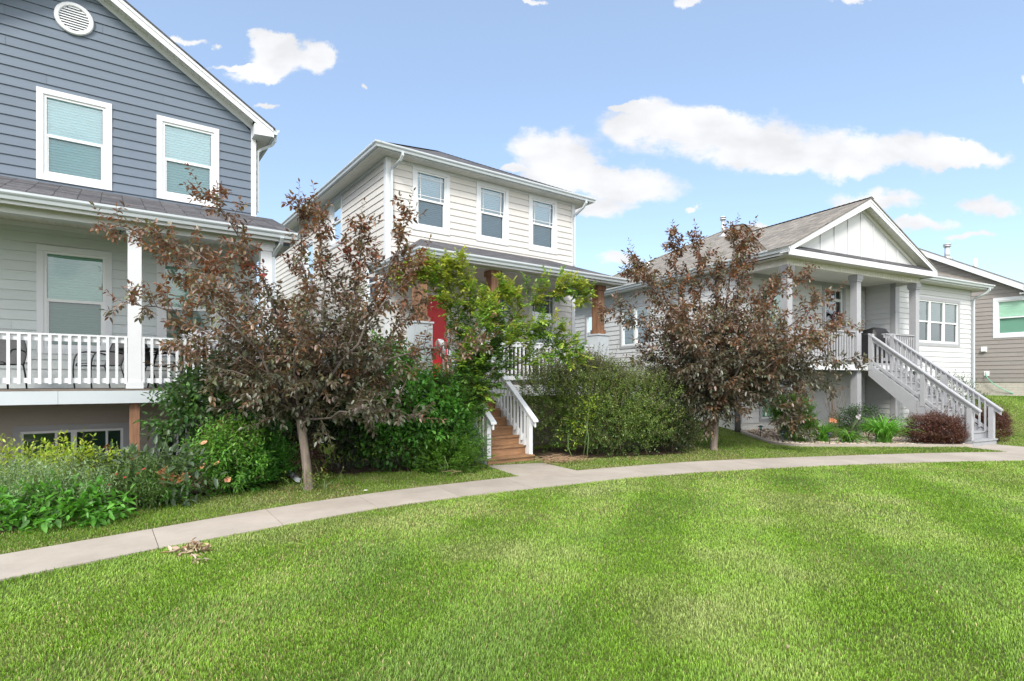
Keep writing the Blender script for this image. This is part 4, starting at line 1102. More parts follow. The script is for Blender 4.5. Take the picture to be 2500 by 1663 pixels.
# ---- house 4: taupe house at the right edge ---------------------------------
def house4():
    H = House('taupe_house', 'taupe gabled house at the right edge with cream block foundation', TH4, 32.5, 6.5, base=1.0)
    S = 30.7; DA = 4.0; DB = 13.5; base = 1.64
    sl = .588; zr = lambda D: 5.93 + sl * (D - 6.0) if D < 9.45 else 5.93 + sl * (3.45) - sl * (D - 9.45)
    w = (5.25, 6.60, 3.50, 5.20)
    b = H.mb()
    ridge = 9.45
    siding(b, leftw(S), 6.3, 12.5, base, zr(ridge) - .25, [op(*w)],
           fa0=lambda z: DA if z < 4.6 else max(DA, 6.0 + (z + .25 - 5.93) / sl), fa1=lambda z: min(12.5, 2 * ridge - (6.0 + (z + .25 - 5.93) / sl)), kinks=(4.6,))
    siding(b, front(DA), S, S + 8, base, 5.0)
    H.part('wall', b, M['taupe'])
    b = H.mb(); pt = leftw(S)
    b.face([pt(DA, -.01, -.2), pt(14, -.01, -.2), pt(14, -.01, base + .01), pt(DA, -.01, base + .01)], .5, [(DA, 0), (14, 0), (14, 1.84), (DA, 1.84)])
    b.face([(S, DA + .01, -.2), (S + 8, DA + .01, -.2), (S + 8, DA + .01, base), (S, DA + .01, base)], .5, [(0, 0), (8, 0), (8, 1.84), (0, 1.84)])
    H.part('foundation', b, M['block'])
    window(H, leftw(S), *w, tw=.13, glass=('hpane', 'gpane'), slat=.03)
    OV = .4
    b = H.mb(); s = S - OV
    b.prism([(s, 5.55, zr(5.55) - .30), (s, ridge, zr(ridge) - .30), (s, ridge, zr(ridge) - .03), (s, 5.55, zr(5.55) - .03)], (.03, 0, 0))
    b.prism([(s, 13.3, zr(13.3) - .30), (s, ridge, zr(ridge) - .30), (s, ridge, zr(ridge) - .03), (s, 13.3, zr(13.3) - .03)], (.03, 0, 0))
    b.box(S - OV - .02, S + 8, 5.42, 5.55, zr(5.55) - .33, zr(5.55) - .05); b.box(S - .3, S + 8, 5.551, 5.7, zr(5.55) - .42, zr(5.55) - .36)
    H.part('barge_board', b, M['white'])
    b = H.mb()
    b.face([(s + .03, 5.55, zr(5.55) - .2), (S, 5.55, zr(5.55) - .2), (S, ridge, zr(ridge) - .2), (s + .03, ridge, zr(ridge) - .2)]); b.cut()
    b.face([(s + .03, 13.3, zr(13.3) - .2), (S, 13.3, zr(13.3) - .2), (S, ridge, zr(ridge) - .2), (s + .03, ridge, zr(ridge) - .2)])
    H.part('soffit', b, M['soffit'])
    b = H.mb()
    b.roof([(s - .02, 5.45, zr(5.45)), (S + 9, 5.45, zr(5.45)), (S + 9, ridge, zr(ridge)), (s - .02, ridge, zr(ridge))], (1, 0, 0))
    b.roof([(s - .02, ridge, zr(ridge)), (S + 9, ridge, zr(ridge)), (S + 9, 13.4, zr(13.4)), (s - .02, 13.4, zr(13.4))], (1, 0, 0))
    H.part('roof', b, M['roofgray'])
    # vents on the roof
    def pipe(a, D, r, h, mat, cap=True):
        b = H.mb(); z = zr(D); b.tube([(a, D, z - .1), (a, D, z + h)], r, 12)
        if cap:
            b.tube([(a, D, z + h), (a, D, z + h + .04)], r * 1.5, 12); b.tube([(a, D, z + h + .08), (a, D, z + h + .12)], r * 1.5, 12); b.tube([(a, D, z + h - .05), (a, D, z + h + .1)], r * .8, 10); b.tube([(a, D, z - .08), (a, D, z + .08)], [r * 2.2, r * 1.1], 12)
        H.part('roof_vent', b, M[mat])
    pipe(32.2, 8.6, .11, .55, 'galv'); pipe(32.4, 7.6, .07, .42, 'plastic', False)
    # wall vent hood and hose tap plate
    b = H.mb(); pt = leftw(S); b.prism([pt(6.98, .02, 2.95), pt(6.98, .14, 2.95), pt(6.98, .14, 3.0), pt(6.98, .02, 3.13)], (0, -.16, 0)); b.wbox(pt, 6.8, 7.0, .012, .03, 2.93, 3.15)
    H.part('vent_hood', b, M['plastic'])
    b = H.mb(); b.wbox(pt, 6.72, 6.9, .012, .04, 1.9, 2.1); t = H.part('tap_plate', b, M['plastic'])
    b = H.mb(); b.tube([pt(6.81, .03, 2.0), pt(6.81, .11, 2.0), pt(6.81, .13, 1.96)], .018, 8); b.tube([pt(6.81, .08, 2.0), pt(6.81, .08, 2.05)], .012, 6); b.tube([pt(6.77, .08, 2.05), pt(6.85, .08, 2.05)], .01, 6)
    H.part('tap', b, M['steel'], t)
    return H
H4 = house4()

# ------------------------------------------------------------------ plants
class Leaves:
    SH = {
        'ovate': ([(0, 0, 0), (.28, .40, .05), (.28, -.40, .05), (.66, .34, .0), (.66, -.34, .0), (1, 0, -.14), (.3, 0, -.07), (.68, 0, -.10)],
                  [(0, 2, 6), (0, 6, 1), (2, 4, 7, 6), (6, 7, 3, 1), (4, 5, 7), (7, 5, 3)]),
        'vee': ([(0, 0, 0), (.45, .5, .10), (.45, -.5, .10), (1, 0, -.10), (.5, 0, -.03)], [(0, 2, 4), (0, 4, 1), (2, 3, 4), (4, 3, 1)]),
        'flat': ([(0, 0, 0), (.45, .5, .06), (1, 0, -.05), (.45, -.5, .06)], [(0, 3, 2), (0, 2, 1)]),
        'round': ([(0, 0, 0), (.2, .38, .03), (.2, -.38, .03), (.62, .48, .04), (.62, -.48, .04), (.95, .2, 0), (.95, -.2, 0)], [(0, 2, 4, 6, 5, 3, 1)]),
    }
    def __init__(s, shape): s.shape = shape; s.P = []; s.T = []; s.Nn = []; s.L = []; s.W = []; s.C = []
    def add(s, p, t, n, l, w, c):
        s.P.append(p); s.T.append(t); s.Nn.append(n); s.L.append(l); s.W.append(w); s.C.append(c)
    def mesh(s, name):
        P = np.array(s.P, float).reshape(-1, 3); T = np.array(s.T, float).reshape(-1, 3); Nn = np.array(s.Nn, float).reshape(-1, 3)
        L = np.array(s.L, float); W = np.array(s.W, float); C = np.array(s.C, float).reshape(-1, 3)
        T /= np.linalg.norm(T, axis=1, keepdims=True) + 1e-9
        B = np.cross(Nn, T); B /= np.linalg.norm(B, axis=1, keepdims=True) + 1e-9
        Nn = np.cross(T, B)
        tv, tf = Leaves.SH[s.shape]; tv = np.array(tv)
        n = len(P); k = len(tv)
        V = (P[:, None, :] + T[:, None, :] * (tv[None, :, 0:1] * L[:, None, None]) + B[:, None, :] * (tv[None, :, 1:2] * W[:, None, None]) + Nn[:, None, :] * (tv[None, :, 2:3] * L[:, None, None])).reshape(-1, 3)
        loops = []; start = []; tot = []
        base = np.array([i for f in tf for i in f]); sizes = np.array([len(f) for f in tf])
        lo = (np.arange(n)[:, None] * k + base[None, :]).ravel()
        tots = np.tile(sizes, n); st = np.concatenate([[0], np.cumsum(tots)[:-1]])
        me = bpy.data.meshes.new(name)
        me.vertices.add(n * k); me.vertices.foreach_set('co', V.ravel())
        me.loops.add(len(lo)); me.loops.foreach_set('vertex_index', lo.astype(np.int32))
        me.polygons.add(len(tots)); me.polygons.foreach_set('loop_start', st.astype(np.int32)); me.polygons.foreach_set('loop_total', tots.astype(np.int32))
        a = me.attributes.new('col', 'FLOAT_COLOR', 'POINT')
        cc = np.ones((n * k, 4)); cc[:, :3] = np.repeat(C, k, axis=0)
        a.data.foreach_set('color', cc.ravel())
        me.update(calc_edges=True); me.validate()
        return me
    def build(s, name, mat, parent=None):
        if not s.P: return None
        return link(name, s.mesh(name), mat, parent)

def rv(r): 
    while True:
        v = Vector((r.uniform(-1, 1), r.uniform(-1, 1), r.uniform(-1, 1)))
        if .05 < v.length < 1: return v.normalized()
def jit(c, r, a=.18):
    k = 1 + r.uniform(-a, a)
    return (c[0] * k * (1 + r.uniform(-a, a) * .4), c[1] * k * (1 + r.uniform(-a, a) * .4), c[2] * k * (1 + r.uniform(-a, a) * .4))
def pick(pal, r):
    x = r.random() * sum(p[1] for p in pal)
    for c, w in pal:
        x -= w
        if x <= 0: return c
    return pal[-1][0]

def leafline(lv, pts, r, pal, spacing, size, wr, droop=.25, t0=0.0, spread=.85, jl=.3, pairs=False, upn=1.15):
    """leaves along a curve"""
    P = [Vector(p) for p in pts]
    seg = [(P[i + 1] - P[i]).length for i in range(len(P) - 1)]
    tot = sum(seg); d = tot * t0; ph = r.uniform(0, 6.28); k = 0
    base = pick(pal, r)
    while d < tot:
        q = d; i = 0
        while i < len(seg) - 1 and q > seg[i]: q -= seg[i]; i += 1
        p = P[i].lerp(P[i + 1], min(q / max(seg[i], 1e-6), 1)); t = (P[i + 1] - P[i]).normalized()
        a = t.cross(Vector((0, 0, 1)))
        if a.length < .1: a = t.cross(Vector((1, 0, 0)))
        a.normalize(); b = a.cross(t)
        for sg in ((1, -1) if pairs else (1,)):
            if pairs: w = (0 if sg == 1 else math.pi) + r.uniform(-.35, .35)
            else: ph += 2.4 + r.uniform(-.4, .4); w = ph
            o = a * math.cos(w) + b * math.sin(w) * (.35 if pairs else 1)
            T = t * (1 - spread * .65) + o * spread + rv(r) * .25 - Vector((0, 0, droop))
            n = Vector((0, 0, upn)) + rv(r) * .55 + o * .15
            l = size * (1 + r.uniform(-jl, jl))
            lv.add(tuple(p + o * .006), tuple(T), tuple(n), l, l * wr, jit(base if r.random() < .6 else pick(pal, r), r))
        d += spacing * (1 + r.uniform(-.3, .3)); k += 1
    # terminal leaf
    lv.add(tuple(P[-1]), tuple((P[-1] - P[-2]).normalized() + rv(r) * .3), tuple(Vector((0, 0, 1)) + rv(r) * .5), size, size * wr, jit(base, r))

def curve(p0, d, length, r, n=5, bend=.25, grav=0.0):
    p = Vector(p0); d = Vector(d).normalized(); out = [p.copy()]
    for i in range(n - 1):
        d = (d + rv(r) * bend + Vector((0, 0, grav))).normalized()
        p = p + d * (length / (n - 1)); out.append(p.copy())
    return out

def limb_tree(name, label, base, limbs, pal, seed, size, wr, r_trunk, fork, lean=(0, 0), group=None, cat='tree', sub_len=(.3, .75), sub_gap=.13, leaf_gap=.034, shoots=True, accents=(), shape='ovate', lmat='leafp', pairs=False, barkm='bark', droop=.3, top_pal=None, inner_pal=None, multi=None, flip=1, up=.35, extra=0, fills=()):
    r = random.Random(seed)
    bx, by = base; bz = gzf(bx, by)
    root = empty(name, (bx, by, bz)); tag(root, label, cat, group)
    wood_ = MB(); lb = MB(); tw = MB(); lv = Leaves(shape)
    F = Vector((lean[0], lean[1], fork))
    if multi is None:
        tr = [(0, 0, -.1), (lean[0] * .15, lean[1] * .15, fork * .15), (lean[0] * .55 + .01, lean[1] * .5, fork * .55), tuple(F)]
        tr = [Vector(q) for q in catmull(tr, 9)]
        wood_.tube(tr, [r_trunk * (1.35, 1.12, 1.0, .97, .94, .92, .9, .88, .9)[i] for i in range(9)], 10)
    zmax = max(max(p[2] for p in l) for l in limbs)
    for li, l in enumerate(limbs):
        st = F if multi is None else Vector(multi[li % len(multi)])
        pts = [Vector(q) for q in catmull([tuple(st)] + [tuple(q) for q in l], 14)]
        for i in range(2, 13): pts[i] = pts[i] + rv(r) * .035
        tot = sum((pts[i + 1] - pts[i]).length for i in range(13))
        r0 = min(r_trunk * .48, .006 * tot + .008)
        lb.tube(pts, [max(r0 * (1 - i / 13.5) ** .85, .004) for i in range(14)], 7)
        d = tot * r.uniform(.16, .22)
        while d < tot * .985:
            f = d / tot; x = f * 13; i = min(int(x), 12); p = pts[i].lerp(pts[i + 1], x - i); t = (pts[i + 1] - pts[i]).normalized()
            ln = r.uniform(*sub_len) * (1.1 - .62 * f)
            out = rv(r); out = (out - t * out.dot(t)).normalized()
            dr = t * .55 + out * .95 + Vector((0, 0, up if p.z > zmax * .4 else -.05)) 
            c = curve(p, dr, ln, r, 5, .2, .05)
            tw.tube(c, [.0065, .005, .004, .003, .002], 4, cap=False)
            hf = (c[2].z) / zmax
            pl = pal
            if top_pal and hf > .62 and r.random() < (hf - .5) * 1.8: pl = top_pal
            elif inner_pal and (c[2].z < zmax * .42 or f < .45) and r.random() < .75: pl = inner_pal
            for (ap, ar, ac) in accents:
                if (c[2] - Vector(ap)).length < ar: pl = ac
            leafline(lv, c, r, pl, leaf_gap, size, wr, droop, .1, pairs=pairs)
            # side twigs
            for j in (1, 2, 3):
                if r.random() < .62:
                    tt = (c[j + 1] - c[j]).normalized(); oo = rv(r)
                    c2 = curve(c[j], tt * .6 + oo * .8 + Vector((0, 0, .1)), ln * r.uniform(.3, .55), r, 4, .2)
                    tw.tube(c2, [.004, .003, .0025, .0018], 3, cap=False)
                    leafline(lv, c2, r, pl, leaf_gap, size, wr, droop, .05, pairs=pairs)
            d += sub_gap * r.uniform(.6, 1.4)
        if shoots:   # leading shoot with smaller leaves
            t = (pts[13] - pts[11]).normalized()
            c = curve(pts[13], t + Vector((0, 0, .35)), r.uniform(.2, .4), r, 5, .12)
            tw.tube(c, [.004, .0035, .003, .0025, .002], 4, cap=False)
            leafline(lv, c, r, top_pal or pal, leaf_gap * 1.1, size * .8, wr * .9, .1, 0, pairs=pairs)
    for (fx, fy, fz, rx, ry, rz_, nn) in fills:
        for k in range(nn):
            d = rv(r); q = r.random() ** .45
            p = Vector((fx + d.x * rx * q, fy + d.y * ry * q, fz + d.z * rz_ * q))
            c = curve(p, d * .6 + rv(r) * .6 + Vector((0, 0, .1)), r.uniform(.2, .42), r, 4, .2)
            tw.tube(c, [.004, .0035, .003, .002], 3, cap=False)
            leafline(lv, c, r, inner_pal if (inner_pal and p.z < zmax * .45 and r.random() < .7) else pal, leaf_gap, size, wr, droop, 0, pairs=pairs)
    if wood_.f: wood_.build('trunk', M[barkm], root)
    lb.build('limbs', M['limb'], root)
    tw.build('twigs', M['stem'], root)
    lv.build('crown', M[lmat], root)
    return root, len(lv.P)

PURP = [((.15, .105, .075), 5), ((.185, .12, .075), 3), ((.12, .115, .07), 4), ((.19, .105, .05), 2), ((.125, .14, .07), 2)]
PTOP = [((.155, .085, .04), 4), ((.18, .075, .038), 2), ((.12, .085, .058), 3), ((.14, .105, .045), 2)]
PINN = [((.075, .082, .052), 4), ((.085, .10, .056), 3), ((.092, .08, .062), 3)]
RED = [((.26, .035, .03), 1), ((.15, .06, .035), 3), ((.12, .08, .04), 2)]
ORG = [((.26, .085, .025), 2), ((.16, .085, .035), 3), ((.11, .08, .04), 2)]
YEL = [((.30, .20, .03), 2), ((.22, .09, .03), 1)]

# tree by the left of the walk (metres from its foot)
T1 = [[(-.5, .1, 1.75), (-1.4, .3, 2.9), (-2.3, .2, 3.6), (-3.1, .0, 4.12)],
      [(-.5, -.2, 1.7), (-1.3, -.3, 2.35), (-2.0, -.4, 2.7), (-2.7, -.3, 2.85)],
      [(-.35, .3, 1.9), (-.9, .5, 3.2), (-1.35, .4, 4.1), (-1.85, .3, 4.72)],
      [(-.45, -.1, 1.9), (-1.1, .1, 3.1), (-1.8, .2, 3.6), (-2.55, .4, 4.0)],
      [(-.1, .5, 2.0), (-.3, .7, 3.2), (-.42, .7, 4.1), (-.38, .6, 4.62)],
      [(.1, .1, 2.0), (.18, .1, 3.0), (.14, .0, 3.7), (.16, -.1, 4.25)],
      [(.25, .4, 2.0), (.55, .7, 3.2), (.62, .7, 3.8), (.62, .6, 4.2)],
      [(.4, .1, 1.9), (.9, .2, 2.9), (1.25, .3, 3.7), (1.48, .2, 4.3)],
      [(.45, -.2, 1.75), (1.0, -.1, 2.6), (1.4, 0, 3.15), (1.75, .0, 3.6)],
      [(.4, .2, 1.5), (1.1, .3, 1.95), (1.9, .3, 2.2), (2.6, .4, 2.3)],
      [(.35, .5, 1.6), (.9, .7, 2.2), (1.3, .8, 2.7), (1.65, .8, 3.0)],
      [(.3, -.2, 1.1), (.8, -.4, 1.25), (1.3, -.5, 1.25), (1.75, -.4, 1.12)],
      [(-.4, .2, 1.5), (-1.0, .4, 1.9), (-1.6, .3, 2.05), (-2.1, .1, 1.9)],
      [(-.3, -.3, 1.35), (-.8, -.5, 1.75), (-1.3, -.6, 1.95), (-1.7, -.6, 2.3)],
      [(-.3, .1, 1.3), (-.6, .1, 1.5), (-.9, 0, 1.5), (-1.15, -.1, 1.2)],
      [(.0, -.5, 1.5), (.1, -.8, 2.0), (.3, -1.0, 2.5), (.4, -1.0, 2.9)],
      [(-.3, -.5, 1.6), (-.5, -.8, 2.2), (-.9, -1.0, 2.7), (-1.1, -.9, 3.1)],
      [(.2, .7, 1.5), (.4, 1.1, 2.0), (.3, 1.3, 2.6), (.2, 1.3, 3.2)],
      [(.25, .2, 1.3), (.55, .3, 1.6), (.9, .4, 1.8), (1.2, .5, 1.7)],
      [(-.2, .5, 1.5), (-.6, .9, 2.1), (-.9, 1.1, 2.7), (-1.1, 1.0, 3.3)]]
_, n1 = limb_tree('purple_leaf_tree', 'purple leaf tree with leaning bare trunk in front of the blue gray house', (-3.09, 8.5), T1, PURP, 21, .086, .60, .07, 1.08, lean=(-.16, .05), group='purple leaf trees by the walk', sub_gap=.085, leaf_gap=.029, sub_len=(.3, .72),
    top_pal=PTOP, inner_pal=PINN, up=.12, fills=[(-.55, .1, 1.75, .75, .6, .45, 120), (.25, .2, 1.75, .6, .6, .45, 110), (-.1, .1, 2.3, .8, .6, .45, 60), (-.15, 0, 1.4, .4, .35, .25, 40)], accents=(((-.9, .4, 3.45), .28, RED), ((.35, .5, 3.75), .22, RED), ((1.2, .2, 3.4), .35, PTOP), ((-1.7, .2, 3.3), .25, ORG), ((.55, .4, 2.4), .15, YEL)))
T2 = [[(-.5, 0, 1.7), (-1.2, .1, 2.6), (-2.0, .1, 3.25), (-2.75, 0, 3.5)],
      [(-.45, .3, 1.9), (-1.0, .4, 3.2), (-1.45, .3, 4.2), (-1.85, .2, 4.75)],
      [(-.35, .2, 2.0), (-.7, .2, 3.4), (-.85, .2, 4.5), (-.95, .1, 5.3)],
      [(-.4, -.3, 1.9), (-1.0, -.4, 3.0), (-1.6, -.3, 3.9), (-2.1, -.2, 4.35)],
      [(-.1, .3, 2.1), (-.2, .4, 3.5), (-.2, .3, 4.5), (-.3, .3, 5.25)],
      [(.15, .1, 2.1), (.35, .1, 3.5), (.45, .0, 4.6), (.55, 0, 5.4)],
      [(.3, .3, 2.1), (.7, .4, 3.5), (.9, .4, 4.6), (1.1, .3, 5.4)],
      [(.4, .0, 2.0), (1.0, .1, 3.1), (1.6, .1, 3.8), (2.35, .1, 4.25)],
      [(.4, .4, 1.9), (1.0, .6, 2.9), (1.5, .7, 3.6), (1.9, .6, 4.2)],
      [(.5, -.1, 1.8), (1.3, -.1, 2.6), (2.1, 0, 3.2), (2.95, 0, 3.8)],
      [(.55, .2, 1.7), (1.5, .3, 2.3), (2.5, .3, 2.75), (3.7, .3, 3.05)],
      [(.5, -.2, 1.5), (1.4, -.3, 1.95), (2.4, -.3, 2.1), (3.55, -.2, 2.1)],
      [(.4, .1, 1.3), (1.2, .2, 1.55), (2.0, .1, 1.65), (2.95, 0, 1.45)],
      [(.35, -.2, 1.1), (1.0, -.4, 1.2), (1.55, -.5, .85), (1.98, -.5, .42)],
      [(-.4, .2, 1.6), (-.9, .3, 1.95), (-1.4, .3, 2.15), (-1.95, .2, 2.2)],
      [(-.4, -.3, 1.4), (-.8, -.5, 1.6), (-1.1, -.6, 1.6), (-1.4, -.6, 1.5)],
      [(-.2, .6, 1.6), (-.4, 1.0, 2.3), (-.5, 1.2, 2.9), (-.4, 1.2, 3.6)],
      [(.2, .7, 1.7), (.5, 1.2, 2.4), (.8, 1.4, 3.0), (.9, 1.4, 3.6)],
      [(.1, -.6, 1.5), (.3, -1.0, 2.1), (.6, -1.2, 2.7), (.7, -1.1, 3.3)],
      [(-.3, -.6, 1.6), (-.6, -1.0, 2.2), (-.9, -1.1, 2.8), (-1.0, -1.0, 3.4)],
      [(.5, -.5, 1.6), (1.1, -.8, 2.1), (1.8, -.9, 2.5), (2.4, -.8, 2.9)],
      [(.3, .1, 1.2), (.7, .2, 1.4), (1.1, .2, 1.45), (1.5, .2, 1.2)],
      [(-.15, -.1, 1.15), (-.3, -.2, 1.35), (-.5, -.3, 1.35), (-.7, -.3, 1.15)],
      [(.0, .1, 2.1), (.1, .2, 3.0), (.2, .2, 3.8), (.1, .1, 4.5)]]
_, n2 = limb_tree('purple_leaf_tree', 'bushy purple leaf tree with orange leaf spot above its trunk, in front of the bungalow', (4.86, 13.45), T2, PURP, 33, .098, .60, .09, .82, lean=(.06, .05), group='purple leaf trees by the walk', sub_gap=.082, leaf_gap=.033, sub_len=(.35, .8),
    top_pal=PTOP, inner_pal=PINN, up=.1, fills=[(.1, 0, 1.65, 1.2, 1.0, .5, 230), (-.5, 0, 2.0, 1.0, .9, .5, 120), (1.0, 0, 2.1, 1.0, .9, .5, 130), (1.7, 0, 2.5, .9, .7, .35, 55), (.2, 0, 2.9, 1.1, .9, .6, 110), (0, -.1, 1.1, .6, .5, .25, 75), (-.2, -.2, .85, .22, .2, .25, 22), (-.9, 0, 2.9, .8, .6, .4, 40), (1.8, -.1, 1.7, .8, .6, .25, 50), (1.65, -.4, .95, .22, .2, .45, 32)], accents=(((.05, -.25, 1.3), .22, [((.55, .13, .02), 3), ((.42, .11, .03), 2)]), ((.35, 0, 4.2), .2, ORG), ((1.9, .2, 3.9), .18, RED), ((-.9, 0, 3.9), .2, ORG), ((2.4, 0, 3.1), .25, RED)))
# yellow-green tree beside the wooden stairs
YG = [((.24, .36, .05), 4), ((.17, .31, .045), 4), ((.12, .24, .045), 3), ((.34, .40, .07), 2)]
YGT = [((.34, .36, .06), 4), ((.27, .32, .05), 3), ((.18, .26, .04), 2)]
YGI = [((.08, .18, .035), 3), ((.11, .22, .045), 3)]
T3 = [[(-.05, 0, 1.4), (-.15, 0, 2.6), (-.6, -.1, 3.45), (-1.0, -.2, 3.8), (-1.25, -.2, 3.6)],
      [(0, .1, 1.5), (-.1, 0, 2.8), (-.35, -.1, 3.7), (-.75, -.2, 3.95), (-.95, -.2, 3.7)],
      [(.05, 0, 1.5), (.1, 0, 2.7), (.05, 0, 3.5), (-.15, -.1, 3.95), (-.4, -.2, 4.0)],
      [(.1, .1, 1.5), (.35, .1, 2.5), (.55, 0, 3.2), (.75, -.1, 3.45), (.9, -.1, 3.3)],
      [(.15, 0, 1.4), (.6, 0, 2.4), (1.1, -.1, 3.1), (1.65, -.2, 3.45), (2.15, -.2, 3.5), (2.35, -.2, 3.3)],
      [(.2, -.1, 1.3), (.7, -.2, 2.1), (1.2, -.3, 2.6), (1.75, -.3, 2.6), (2.2, -.4, 2.2)],
      [(.2, .1, 1.2), (.8, 0, 1.8), (1.4, -.1, 2.2), (1.9, -.2, 2.25), (2.3, -.2, 2.0)],
      [(.0, -.2, 1.3), (.15, -.4, 2.1), (.4, -.5, 2.8), (.6, -.6, 3.1)],
      [(.1, .2, 1.2), (.3, .4, 2.0), (.7, .5, 2.5), (1.1, .5, 2.8)],
      [(0, -.1, 1.1), (-.05, -.2, 1.6), (.1, -.3, 2.1), (.35, -.3, 2.3)],
      [(.0, -.1, .8), (.1, -.2, 1.2), (.2, -.3, 1.5), (.3, -.4, 1.5)]]
_, n3 = limb_tree('yellow_green_tree', 'slender yellow green tree with arching branches beside the wooden stairs', (-.93, 11.1), T3, YG, 8, .076, .66, .03, .5, multi=[(0, 0, -.05), (.05, .04, -.05), (-.05, .03, -.05)], sub_len=(.28, .65), sub_gap=.055, leaf_gap=.036, top_pal=YGT, inner_pal=YGI, pairs=True, lmat='leafg', shape='ovate', droop=.15, up=.2)

def shrub(name, label, base, lumps, pal, seed, size, wr, n, gap=.03, twig=(.15, .3), group=None, cat='shrub', shape='vee', stems=8, spikes=0, spike_pal=None, droop=.2, pal_top=None, pal_low=None, fill=.35, stem_r=.012, pairs=False, lmat='leafg', upw=.45, stem_mat='stem', dens_bottom=1.0, extra=None, root=None):
    """lumps: (dx,dy,z, rx,ry,rz)"""
    r = random.Random(seed)
    bx, by = base; bz = gzf(bx, by)
    root = empty(name, (bx, by, bz)); tag(root, label, cat, group)
    lv = Leaves(shape); st = MB()
    vol = [l[3] * l[4] + l[4] * l[5] + l[3] * l[5] for l in lumps]; tv = sum(vol)
    zt = max(l[2] + l[5] for l in lumps)
    for l, v in zip(lumps, vol):
        for k in range(int(n * v / tv)):
            d = rv(r)
            if d.z < -.55 and r.random() > dens_bottom * .6: d.z = -d.z
            rad = (1 - r.random() ** 1.6 * fill) * (1 + .14 * math.sin(d.x * 5 + seed) * math.sin(d.y * 6 + 1) + .10 * math.sin(d.z * 9 + seed * 2))
            p = Vector((l[0] + d.x * l[3] * rad, l[1] + d.y * l[4] * rad, l[2] + d.z * l[5] * rad))
            if p.z < .02: p.z = r.uniform(.02, .12)
            dr = d * .75 + Vector((0, 0, upw)) + rv(r) * .45
            c = curve(p, dr, r.uniform(*twig), r, 4, .18)
            h = p.z / zt
            pl = pal
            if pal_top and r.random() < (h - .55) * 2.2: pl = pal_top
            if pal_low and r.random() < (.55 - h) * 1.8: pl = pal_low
            leafline(lv, c, r, pl, gap, size, wr, droop, 0, pairs=pairs)
            if k % 3 == 0: st.tube(c, [.004, .003, .0025, .002], 3, cap=False)
    for k in range(spikes):
        l = r.choice(lumps); w = r.uniform(0, 6.28)
        p = Vector((l[0] + math.cos(w) * l[3] * r.uniform(0, .8), l[1] + math.sin(w) * l[4] * .7, l[2] + l[5] * r.uniform(.6, .95)))
        c = curve(p, Vector((math.cos(w) * .4, math.sin(w) * .3, 1)), r.uniform(.25, .55), r, 5, .15)
        st.tube(c, [.004, .0035, .003, .0025, .002], 3, cap=False)
        leafline(lv, c, r, spike_pal or pal, gap * 1.3, size * .85, wr, .05, 0, pairs=pairs)
    for k in range(stems):
        l = lumps[k % len(lumps)]; w = r.uniform(0, 6.28); q = r.uniform(.1, .6)
        e = Vector((l[0] + math.cos(w) * l[3] * q, l[1] + math.sin(w) * l[4] * q, l[2] + l[5] * .3))
        f = Vector((l[0] * .5 + math.cos(w) * .12, l[1] * .5 + math.sin(w) * .12, -.05))
        m = f.lerp(e, .5) + rv(r) * .07
        st.tube([f, m, e], [stem_r, stem_r * .8, stem_r * .5], 6)
    if extra: extra(root, lv, st, r)
    st.build('stems', M[stem_mat], root)
    lv.build('foliage', M[lmat], root)
    return root

DG = [((.05, .125, .036), 4), ((.07, .155, .045), 3), ((.065, .095, .045), 2), ((.10, .22, .055), 1.2)]
DGP = [((.026, .038, .022), 4), ((.036, .034, .026), 2), ((.030, .055, .022), 2)]
MG = [((.085, .24, .038), 4), ((.11, .29, .048), 3), ((.065, .17, .032), 3), ((.15, .34, .06), 1)]
OL = [((.14, .21, .05), 4), ((.18, .25, .065), 3), ((.10, .16, .04), 3), ((.24, .29, .085), 1)]
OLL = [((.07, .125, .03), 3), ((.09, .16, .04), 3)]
BR = [((.09, .20, .025), 4), ((.12, .25, .03), 3), ((.07, .15, .02), 3)]
LIME = [((.25, .34, .03), 4), ((.32, .40, .04), 3), ((.18, .27, .03), 2)]

shrub('viburnum_shrub', 'dark green broad-leaved shrub against the end of the white porch railing', (-4.85, 9.35), [(0, 0, 1.30, .78, .6, .52), (-.35, -.1, 1.0, .5, .45, .4), (.45, -.1, 1.05, .5, .45, .45), (.1, .1, 1.65, .4, .35, .28)], DG, 41, .092, .68, 900, .045, (.18, .32), pal_top=[((.06, .10, .04), 2), ((.04, .085, .025), 3)], pal_low=DG, stems=9, spikes=10, droop=.45, shape='ovate', upw=.15, stem_r=.018)
shrub('purple_tinged_shrub', 'low dark purple tinged shrub behind the leaning trunk of the left tree', (-3.45, 10.25), [(0, 0, .85, .65, .55, .58), (-.3, .1, 1.1, .45, .4, .35), (.4, .2, .7, .4, .4, .45)], DGP, 42, .082, .64, 650, .042, (.15, .3), stems=6, droop=.45, shape='ovate', upw=.15)
def dead_bits(root, lv, st, r):
    d = Leaves('vee')
    for k in range(70):
        p = Vector((r.uniform(-.35, .25), r.uniform(-.95, -.75), r.uniform(1.1, 1.9)))
        d.add(tuple(p), tuple(rv(r) * .5 - Vector((0, 0, 1))), tuple(rv(r)), .07, .03, jit((.13, .10, .07), r))
    d.build('dead_leaves', M['dry'], root)
    st.tube([(-.6, -.8, 1.0), (-.1, -.9, 1.35), (.2, -.85, 1.9)], .008, 5)
